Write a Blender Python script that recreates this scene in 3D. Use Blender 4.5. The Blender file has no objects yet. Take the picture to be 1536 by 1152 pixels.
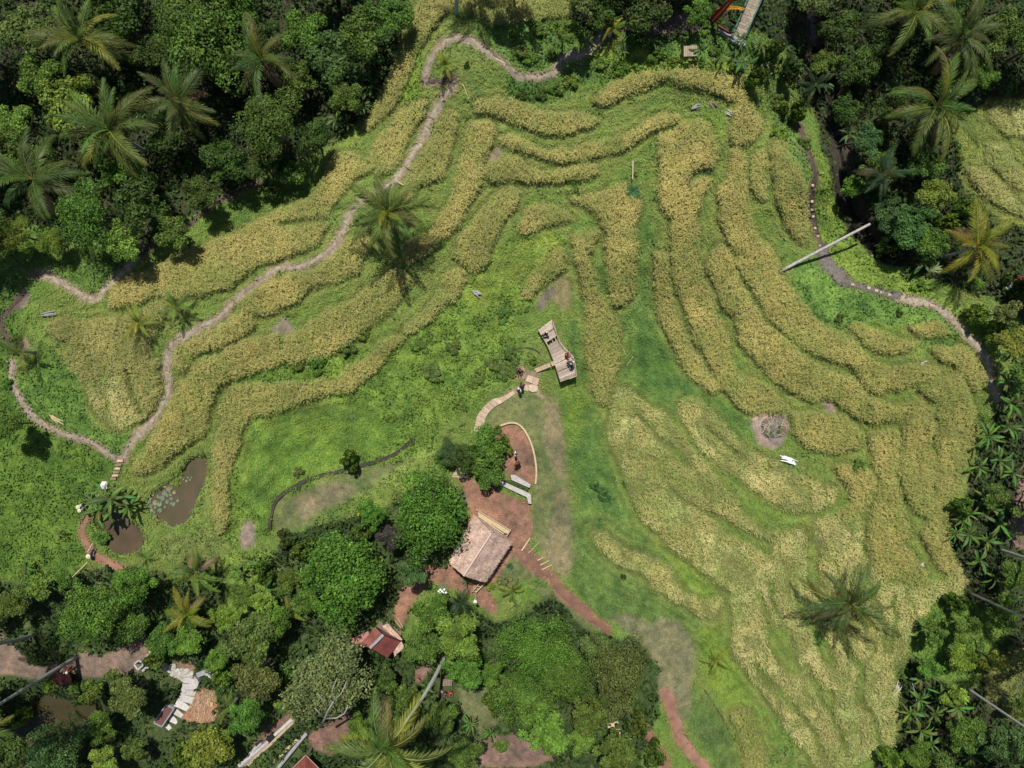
import bpy, math, random
import numpy as np
from mathutils import Vector, Matrix

random.seed(7)
R = np.random.default_rng(11)
scene = bpy.context.scene
COL = scene.collection

# ------------------------------------------------------------------ camera, sky, sun, exposure
S = 0.07          # metres per photograph pixel on the z = 0 plane
H = 78.0          # drone height
cam_d = bpy.data.cameras.new("camera")
cam_d.sensor_width = 36.0
cam_d.lens = 36.0 * H / (1536 * S)
cam_d.clip_start = 1.0
cam_d.clip_end = 9000.0
cam = bpy.data.objects.new("camera", cam_d)
cam.location = (0, 0, H)
COL.objects.link(cam)
scene.camera = cam

SUN_EL = math.radians(65)
world = bpy.data.worlds.new("World")
scene.world = world
world.use_nodes = True
wn = world.node_tree
sky = wn.nodes.new("ShaderNodeTexSky")
sky.sky_type = 'NISHITA'
sky.sun_disc = False
sky.sun_elevation = SUN_EL
sky.sun_rotation = math.radians(0)
wn.nodes["Background"].inputs[1].default_value = 0.066
wn.links.new(sky.outputs[0], wn.nodes["Background"].inputs[0])
sun_d = bpy.data.lights.new("sun", 'SUN')
sun_d.energy = 4.7
sun_d.angle = math.radians(0.6)
sun_d.color = (1.0, 0.955, 0.88)
sun = bpy.data.objects.new("sun", sun_d)
sun.rotation_euler = (-(math.pi / 2 - SUN_EL), math.radians(-3), 0)
sun.location = (0, 60, 100)
COL.objects.link(sun)
scene.view_settings.view_transform = 'Standard'
scene.view_settings.look = 'None'
scene.view_settings.exposure = 0.0
scene.view_settings.gamma = 1.0
scene.render.engine = 'CYCLES'
scene.cycles.max_bounces = 5
scene.cycles.diffuse_bounces = 3
scene.cycles.glossy_bounces = 2
scene.cycles.transmission_bounces = 3
scene.cycles.transparent_max_bounces = 4

# ------------------------------------------------------------------ pixel <-> place
def W(px, py, z):
    """the point at height z that the photograph shows at this pixel"""
    k = S * (H - z) / H
    return Vector(((px - 768) * k, -(py - 576) * k, z))

def Z(x0, y0, sc, pts):
    return [(x0 + a / sc, y0 + b / sc) for a, b in pts]

def T(c, r, pts):
    return Z((0, 380, 760, 1136)[c], (0, 380, 752)[r], 2.88, pts)

ST = 3
X0, X1, Y0, Y1 = -240, 1776, -201, 1353
RX = np.arange(X0, X1 + 1, ST, dtype=float)
RY = np.arange(Y0, Y1 + 1, ST, dtype=float)
NX, NY = len(RX), len(RY)
GX, GY = np.meshgrid(RX, RY)

def samp(m, px, py):
    fx = np.clip((np.asarray(px, float) - X0) / ST, 0, NX - 1.001)
    fy = np.clip((np.asarray(py, float) - Y0) / ST, 0, NY - 1.001)
    ix = fx.astype(int); iy = fy.astype(int)
    ax = fx - ix; ay = fy - iy
    if m.ndim == 3:
        ax = ax[..., None]; ay = ay[..., None]
    return (m[iy, ix] * (1 - ax) * (1 - ay) + m[iy, ix + 1] * ax * (1 - ay)
            + m[iy + 1, ix] * (1 - ax) * ay + m[iy + 1, ix + 1] * ax * ay)

def near(m, px, py):
    ix = np.clip(np.round((np.asarray(px) - X0) / ST).astype(int), 0, NX - 1)
    iy = np.clip(np.round((np.asarray(py) - Y0) / ST).astype(int), 0, NY - 1)
    return m[iy, ix]

def vnoise(scale, seed, X=None, Y=None):
    """smooth value noise in [-1,1], scale in pixels"""
    X = GX if X is None else X
    Y = GY if Y is None else Y
    g = np.random.default_rng(seed).uniform(-1, 1, (260, 260))
    fx = (X + 3000) / scale; fy = (Y + 3000) / scale
    ix = np.floor(fx).astype(int); iy = np.floor(fy).astype(int)
    ax = fx - ix; ay = fy - iy
    ax = ax * ax * (3 - 2 * ax); ay = ay * ay * (3 - 2 * ay)
    a = g[iy % 260, ix % 260]; b = g[iy % 260, (ix + 1) % 260]
    c = g[(iy + 1) % 260, ix % 260]; d = g[(iy + 1) % 260, (ix + 1) % 260]
    return (a * (1 - ax) + b * ax) * (1 - ay) + (c * (1 - ax) + d * ax) * ay

WX = GX + 2.2 * vnoise(9, 1) + 3.0 * vnoise(26, 2)
WY = GY + 2.2 * vnoise(9, 3) + 3.0 * vnoise(26, 4)

def poly_mask(pts, X=None, Y=None):
    X = WX if X is None else X
    Y = WY if Y is None else Y
    p = np.array(pts, float)
    inside = np.zeros(X.shape, bool)
    x, y = p[:, 0], p[:, 1]
    n = len(p)
    bb = (X > x.min() - 1) & (X < x.max() + 1) & (Y > y.min() - 1) & (Y < y.max() + 1)
    xs = X[bb]; ys = Y[bb]
    ins = np.zeros(xs.shape, bool)
    for i in range(n):
        j = (i - 1) % n
        if y[i] == y[j]:
            continue
        c = ((y[i] > ys) != (y[j] > ys)) & (xs < (x[j] - x[i]) * (ys - y[i]) / (y[j] - y[i]) + x[i])
        ins ^= c
    inside[bb] = ins
    return inside

def line_dist(pts, X=None, Y=None):
    X = WX if X is None else X
    Y = WY if Y is None else Y
    d = np.full(X.shape, 1e9)
    for (ax, ay), (bx, by) in zip(pts[:-1], pts[1:]):
        vx, vy = bx - ax, by - ay
        L = vx * vx + vy * vy + 1e-9
        t = np.clip(((X - ax) * vx + (Y - ay) * vy) / L, 0, 1)
        d = np.minimum(d, np.hypot(X - ax - t * vx, Y - ay - t * vy))
    return d

def blur(m, n=1):
    m = m.astype(float)
    for _ in range(n):
        q = np.pad(m, 1, mode='edge')
        m = (q[:-2, 1:-1] + q[2:, 1:-1] + q[1:-1, :-2] + q[1:-1, 2:] + 4 * q[1:-1, 1:-1]) / 8
    return m

# ------------------------------------------------------------------ objects and labels
REG = []      # (object, look, px, py) for labels that are written at the end

def tag(o, label=None, cat=None, group=None, kind=None):
    if label: o['label'] = label
    if cat: o['category'] = cat
    if group: o['group'] = group
    if kind: o['kind'] = kind
    return o

def empty(name, loc, rz=0.0):
    o = bpy.data.objects.new(name, None)
    o.empty_display_size = 0.3
    o.location = loc
    o.rotation_euler = (0, 0, rz)
    COL.objects.link(o)
    return o

def put(name, me, parent=None, loc=(0, 0, 0), rot=(0, 0, 0), sc=(1, 1, 1), color=None):
    o = bpy.data.objects.new(name, me)
    o.location = loc; o.rotation_euler = rot; o.scale = sc
    if color is not None:
        o.color = (*color, 1)
    COL.objects.link(o)
    if parent is not None:
        o.parent = parent
    return o

def copy_tree(o, parent=None):
    c = o.copy(); COL.objects.link(c); c.parent = parent
    for ch in o.children:
        copy_tree(ch, c)
    return c

def np_mesh(name, V, F, mat, cols=None, smooth=False):
    """V (n,3); F (m,k) all faces of k corners; cols (n,3) -> attribute col"""
    me = bpy.data.meshes.new(name)
    V = np.ascontiguousarray(V, dtype=np.float32)
    F = np.ascontiguousarray(F, dtype=np.int32)
    k = F.shape[1]
    me.vertices.add(len(V)); me.vertices.foreach_set("co", V.ravel())
    me.loops.add(F.size); me.loops.foreach_set("vertex_index", F.ravel())
    me.polygons.add(len(F))
    me.polygons.foreach_set("loop_start", np.arange(0, F.size, k, dtype=np.int32))
    me.polygons.foreach_set("loop_total", np.full(len(F), k, dtype=np.int32))
    if smooth:
        me.polygons.foreach_set("use_smooth", np.ones(len(F), dtype=bool))
    me.update(calc_edges=True)
    if cols is not None:
        a = me.attributes.new("col", 'FLOAT_COLOR', 'POINT')
        c = np.ones((len(V), 4), np.float32); c[:, :3] = cols
        a.data.foreach_set("color", c.ravel())
    me.materials.append(mat)
    return me

class MB:
    """collects shapes, then builds ONE mesh"""
    def __init__(s): s.v = []; s.f = []
    def add(s, vs, fs):
        b = len(s.v); s.v += [tuple(q) for q in vs]; s.f += [tuple(b + i for i in f) for f in fs]
    def prism(s, pts, z0, z1):
        """pts: list of (x,y); z0,z1 numbers or lists"""
        n = len(pts)
        A = sum(pts[i][0] * pts[(i + 1) % n][1] - pts[(i + 1) % n][0] * pts[i][1] for i in range(n))
        if A < 0: pts = pts[::-1]
        if A < 0 and not isinstance(z0, (int, float)): z0 = z0[::-1]
        if A < 0 and not isinstance(z1, (int, float)): z1 = z1[::-1]
        za = [z0] * n if isinstance(z0, (int, float)) else z0
        zb = [z1] * n if isinstance(z1, (int, float)) else z1
        vs = [(x, y, z) for (x, y), z in zip(pts, za)] + [(x, y, z) for (x, y), z in zip(pts, zb)]
        fs = [tuple(range(n))[::-1], tuple(range(n, 2 * n))]
        fs += [(i, (i + 1) % n, n + (i + 1) % n, n + i) for i in range(n)]
        s.add(vs, fs)
    def beam(s, a, b, w, h):
        a = Vector(a); b = Vector(b); d = (b - a).normalized()
        up = Vector((0, 0, 1)) if abs(d.z) < 0.95 else Vector((0, 1, 0))
        sd = d.cross(up).normalized() * w / 2; u = sd.cross(d).normalized() * h / 2
        vs = [p + q for p in (a, b) for q in (-sd - u, sd - u, sd + u, -sd + u)]
        s.add(vs, [(0, 1, 2, 3), (7, 6, 5, 4), (0, 4, 5, 1), (1, 5, 6, 2), (2, 6, 7, 3), (3, 7, 4, 0)])
    def tube(s, pts, rad, n=8, cap=True):
        pts = [Vector(p) for p in pts]
        if isinstance(rad, (int, float)): rad = [rad] * len(pts)
        vs = []
        for i, p in enumerate(pts):
            d = (pts[min(i + 1, len(pts) - 1)] - pts[max(i - 1, 0)]).normalized()
            ref = Vector((0, 0, 1)) if abs(d.z) < 0.8 else Vector((0, 1, 0))
            a = d.cross(ref).normalized(); b = d.cross(a).normalized()
            for k in range(n):
                t = 2 * math.pi * k / n
                vs.append(p + (a * math.cos(t) + b * math.sin(t)) * rad[i])
        fs = []
        for i in range(len(pts) - 1):
            for k in range(n):
                k2 = (k + 1) % n
                fs.append((i * n + k, i * n + k2, (i + 1) * n + k2, (i + 1) * n + k))
        if cap:
            fs += [tuple(range(n))[::-1], tuple(range((len(pts) - 1) * n, len(pts) * n))]
        s.add(vs, fs)
    def ball(s, c, r, seg=8, ring=5, jit=0.0, sq=1.0):
        c = Vector(c); vs = [c + Vector((0, 0, r * sq))]
        for i in range(1, ring):
            t = math.pi * i / ring
            for k in range(seg):
                a = 2 * math.pi * k / seg
                q = r * (1 + random.uniform(-jit, jit))
                vs.append(c + Vector((q * math.sin(t) * math.cos(a), q * math.sin(t) * math.sin(a), q * sq * math.cos(t))))
        vs.append(c - Vector((0, 0, r * sq)))
        fs = [(0, 1 + k, 1 + (k + 1) % seg) for k in range(seg)]
        for i in range(ring - 2):
            for k in range(seg):
                a = 1 + i * seg; k2 = (k + 1) % seg
                fs.append((a + k, a + seg + k, a + seg + k2, a + k2))
        e = len(vs) - 1; a = 1 + (ring - 2) * seg
        fs += [(e, a + (k + 1) % seg, a + k) for k in range(seg)]
        s.add(vs, fs)
    def mesh(s, name, mat, smooth=False, bevel=None):
        me = bpy.data.meshes.new(name)
        me.from_pydata(s.v, [], s.f); me.update()
        if smooth:
            me.polygons.foreach_set("use_smooth", [True] * len(me.polygons))
        me.materials.append(mat)
        return me
    def build(s, name, mat, parent=None, smooth=False, color=None, origin=None):
        if parent is not None:
            L = parent.matrix_world.translation if parent.parent else Vector(parent.location)
            s.v = [(x - L.x, y - L.y, z - L.z) for x, y, z in s.v]
        return put(name, s.mesh(name, mat, smooth), parent, color=color)

# ------------------------------------------------------------------ materials
def nodes(name):
    m = bpy.data.materials.new(name); m.use_nodes = True
    nt = m.node_tree; b = nt.nodes["Principled BSDF"]
    return m, nt, b

def veg_mat(name, trans=0.3, rough=0.55, spec=0.35, nscale=0.8, lo=0.72, hi=1.28):
    m, nt, b = nodes(name)
    N, L = nt.nodes, nt.links
    at = N.new("ShaderNodeAttribute"); at.attribute_name = "col"
    oi = N.new("ShaderNodeObjectInfo")
    mu = N.new("ShaderNodeMix"); mu.data_type = 'RGBA'; mu.blend_type = 'MULTIPLY'; mu.inputs[0].default_value = 1
    L.new(at.outputs["Color"], mu.inputs[6]); L.new(oi.outputs["Color"], mu.inputs[7])
    geo = N.new("ShaderNodeNewGeometry")
    no = N.new("ShaderNodeTexNoise"); no.inputs["Scale"].default_value = nscale; no.inputs["Detail"].default_value = 3
    L.new(geo.outputs["Position"], no.inputs["Vector"])
    mr = N.new("ShaderNodeMapRange"); mr.inputs[1].default_value = 0.3; mr.inputs[2].default_value = 0.7
    mr.inputs[3].default_value = lo; mr.inputs[4].default_value = hi
    L.new(no.outputs[0], mr.inputs[0])
    m2 = N.new("ShaderNodeMix"); m2.data_type = 'RGBA'; m2.blend_type = 'MULTIPLY'; m2.inputs[0].default_value = 1
    L.new(mu.outputs[2], m2.inputs[6]); L.new(mr.outputs[0], m2.inputs[7])
    L.new(m2.outputs[2], b.inputs["Base Color"])
    b.inputs["Roughness"].default_value = rough
    b.inputs["Specular IOR Level"].default_value = spec
    tr = N.new("ShaderNodeBsdfTranslucent")
    L.new(m2.outputs[2], tr.inputs["Color"])
    mx = N.new("ShaderNodeMixShader"); mx.inputs[0].default_value = trans
    L.new(b.outputs[0], mx.inputs[1]); L.new(tr.outputs[0], mx.inputs[2])
    L.new(mx.outputs[0], N["Material Output"].inputs["Surface"])
    return m

def plain(name, c1, c2=None, scale=6.0, rough=0.85, stretch=(1, 1, 1), bump=0.3, spec=0.3, detail=5, objcol=False, coord='Object', vary=(0.82, 1.15)):
    """two-tone grained material"""
    m, nt, b = nodes(name)
    N, L = nt.nodes, nt.links
    c2 = c2 or tuple(x * 0.6 for x in c1)
    tc = N.new("ShaderNodeTexCoord"); mp = N.new("ShaderNodeMapping"); mp.inputs["Scale"].default_value = stretch
    L.new(tc.outputs[coord], mp.inputs[0])
    no = N.new("ShaderNodeTexNoise"); no.inputs["Scale"].default_value = scale; no.inputs["Detail"].default_value = detail
    L.new(mp.outputs[0], no.inputs["Vector"])
    cr = N.new("ShaderNodeValToRGB")
    cr.color_ramp.elements[0].position = 0.32; cr.color_ramp.elements[0].color = (*c2, 1)
    cr.color_ramp.elements[1].position = 0.68; cr.color_ramp.elements[1].color = (*c1, 1)
    L.new(no.outputs[0], cr.inputs[0])
    out = cr.outputs[0]
    oi = N.new("ShaderNodeObjectInfo")
    if objcol:
        mu = N.new("ShaderNodeMix"); mu.data_type = 'RGBA'; mu.blend_type = 'MULTIPLY'; mu.inputs[0].default_value = 1
        L.new(out, mu.inputs[6]); L.new(oi.outputs["Color"], mu.inputs[7]); out = mu.outputs[2]
    mr = N.new("ShaderNodeMapRange"); mr.inputs[3].default_value = vary[0]; mr.inputs[4].default_value = vary[1]
    L.new(oi.outputs["Random"], mr.inputs[0])
    m3 = N.new("ShaderNodeMix"); m3.data_type = 'RGBA'; m3.blend_type = 'MULTIPLY'; m3.inputs[0].default_value = 1
    L.new(out, m3.inputs[6]); L.new(mr.outputs[0], m3.inputs[7])
    L.new(m3.outputs[2], b.inputs["Base Color"])
    b.inputs["Roughness"].default_value = rough; b.inputs["Specular IOR Level"].default_value = spec
    bp = N.new("ShaderNodeBump"); bp.inputs["Strength"].default_value = bump; bp.inputs["Distance"].default_value = 0.03
    L.new(no.outputs[0], bp.inputs["Height"]); L.new(bp.outputs[0], b.inputs["Normal"])
    return m

def ground_mat():
    m, nt, b = nodes("ground_soil_and_turf")
    N, L = nt.nodes, nt.links
    at = N.new("ShaderNodeAttribute"); at.attribute_name = "col"
    geo = N.new("ShaderNodeNewGeometry")
    prev = at.outputs["Color"]
    last = None
    for sc, lo, hi in ((9.0, 0.55, 1.45), (1.7, 0.7, 1.3), (0.25, 0.86, 1.14)):
        no = N.new("ShaderNodeTexNoise"); no.inputs["Scale"].default_value = sc; no.inputs["Detail"].default_value = 6
        no.inputs["Roughness"].default_value = 0.65
        L.new(geo.outputs["Position"], no.inputs["Vector"])
        mr = N.new("ShaderNodeMapRange"); mr.inputs[1].default_value = 0.3; mr.inputs[2].default_value = 0.7
        mr.inputs[3].default_value = lo; mr.inputs[4].default_value = hi
        L.new(no.outputs[0], mr.inputs[0])
        mu = N.new("ShaderNodeMix"); mu.data_type = 'RGBA'; mu.blend_type = 'MULTIPLY'; mu.inputs[0].default_value = 1
        L.new(prev, mu.inputs[6]); L.new(mr.outputs[0], mu.inputs[7])
        prev = mu.outputs[2]
        last = last or no
    L.new(prev, b.inputs["Base Color"])
    b.inputs["Roughness"].default_value = 0.95; b.inputs["Specular IOR Level"].default_value = 0.15
    bp = N.new("ShaderNodeBump"); bp.inputs["Strength"].default_value = 0.7; bp.inputs["Distance"].default_value = 0.12
    L.new(last.outputs[0], bp.inputs["Height"]); L.new(bp.outputs[0], b.inputs["Normal"])
    return m

def water_mat(name, c1, c2, rough=0.12):
    m = plain(name, c1, c2, scale=0.6, rough=rough, bump=0.04, spec=0.28)
    return m

M_GROUND = ground_mat()
M_RICE = veg_mat("rice_straw_and_leaf", 0.25, 0.6, 0.25, 0.35, 0.86, 1.14)
M_GRASS = veg_mat("grass_blades", 0.3, 0.55, 0.3, 0.6, 0.8, 1.2)
M_LEAF = veg_mat("leaf_green", 0.27, 0.55, 0.2, 1.1, 0.75, 1.25)
M_FROND = veg_mat("palm_frond", 0.28, 0.5, 0.26, 0.9, 0.85, 1.15)
M_PATH = plain("trodden_earth_path", (0.37, 0.315, 0.24), (0.19, 0.16, 0.11), scale=2.6, bump=0.5, detail=9)
M_REDDIRT = plain("red_brown_earth", (0.30, 0.165, 0.11), (0.185, 0.10, 0.07), scale=0.9, bump=0.5, detail=10)
M_DARKDIRT = plain("damp_dark_earth", (0.11, 0.08, 0.062), (0.06, 0.045, 0.035), scale=1.6, bump=0.5, detail=9)
M_ASH = plain("grey_gravelly_earth", (0.2, 0.18, 0.16), (0.11, 0.095, 0.085), scale=3.0, bump=0.6, detail=9)
M_TRUNK = plain("grey_palm_trunk", (0.46, 0.445, 0.41), (0.27, 0.255, 0.23), scale=3, stretch=(1, 1, 7), bump=0.8)
M_BARK = plain("brown_bark", (0.2, 0.16, 0.12), (0.1, 0.08, 0.06), scale=8, bump=0.6)
M_PALEBARK = plain("pale_branch_bark", (0.5, 0.47, 0.4), (0.33, 0.3, 0.25), scale=8, bump=0.4)
M_PLANK = plain("weathered_bamboo_plank", (0.56, 0.46, 0.37), (0.38, 0.3, 0.24), scale=5, stretch=(1, 1, 1), bump=0.4, vary=(0.62, 1.2))
M_BAMBOO = plain("pale_bamboo", (0.6, 0.47, 0.3), (0.45, 0.34, 0.2), scale=5, bump=0.3)
M_DRYWOOD = plain("dry_wood", (0.3, 0.23, 0.17), (0.18, 0.13, 0.1), scale=5, bump=0.5)
M_SLAB = plain("buff_stone_slab", (0.55, 0.42, 0.3), (0.42, 0.315, 0.225), scale=3, bump=0.4, detail=8)
M_CONC = plain("pale_concrete", (0.56, 0.53, 0.5), (0.4, 0.375, 0.35), scale=3.5, bump=0.3, detail=9)
M_GREYSLAB = plain("grey_concrete", (0.36, 0.36, 0.37), (0.25, 0.25, 0.26), scale=4, bump=0.3, detail=8)
M_ROCK = plain("pale_limestone_rock", (0.55, 0.52, 0.46), (0.32, 0.29, 0.25), scale=5, bump=0.8, detail=8)
M_STONE = plain("dark_mossy_stone", (0.07, 0.06, 0.045), (0.035, 0.035, 0.025), scale=5, bump=0.8)
M_THATCH = plain("old_thatch", (0.44, 0.335, 0.285), (0.25, 0.185, 0.155), scale=7, bump=0.7, objcol=False)
M_REDROOF = plain("red_painted_roof", (0.33, 0.095, 0.08), (0.19, 0.06, 0.05), scale=1.3, rough=0.6, bump=0.2, objcol=True)
M_TILE = plain("red_brown_clay_tile", (0.26, 0.075, 0.055), (0.15, 0.045, 0.035), scale=5, bump=0.5)
M_GREENPAINT = plain("green_painted_rail", (0.06, 0.2, 0.16), (0.04, 0.14, 0.11), scale=4, rough=0.5, bump=0.1)
M_RED = plain("red_cloth", (0.5, 0.035, 0.02), (0.36, 0.02, 0.015), scale=4, bump=0.2)
M_YELLOW = plain("orange_yellow_cloth", (0.7, 0.36, 0.03), (0.6, 0.28, 0.02), scale=4, bump=0.2)
M_WHITE = plain("white_cloth", (0.78, 0.78, 0.76), (0.66, 0.66, 0.64), scale=3, bump=0.1)
M_CLOTH = plain("woven_cloth", (1, 1, 1), (0.75, 0.75, 0.75), scale=30, bump=0.2, objcol=True)
M_SKIN = plain("skin", (0.42, 0.25, 0.16), (0.37, 0.21, 0.13), scale=10, bump=0.05, rough=0.5)
M_DARK = plain("dark_plastic", (0.03, 0.03, 0.035), (0.02, 0.02, 0.022), scale=5, rough=0.4, bump=0.1)
M_STRAW = plain("straw_hat", (0.72, 0.66, 0.52), (0.6, 0.52, 0.38), scale=20, bump=0.3)
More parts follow.
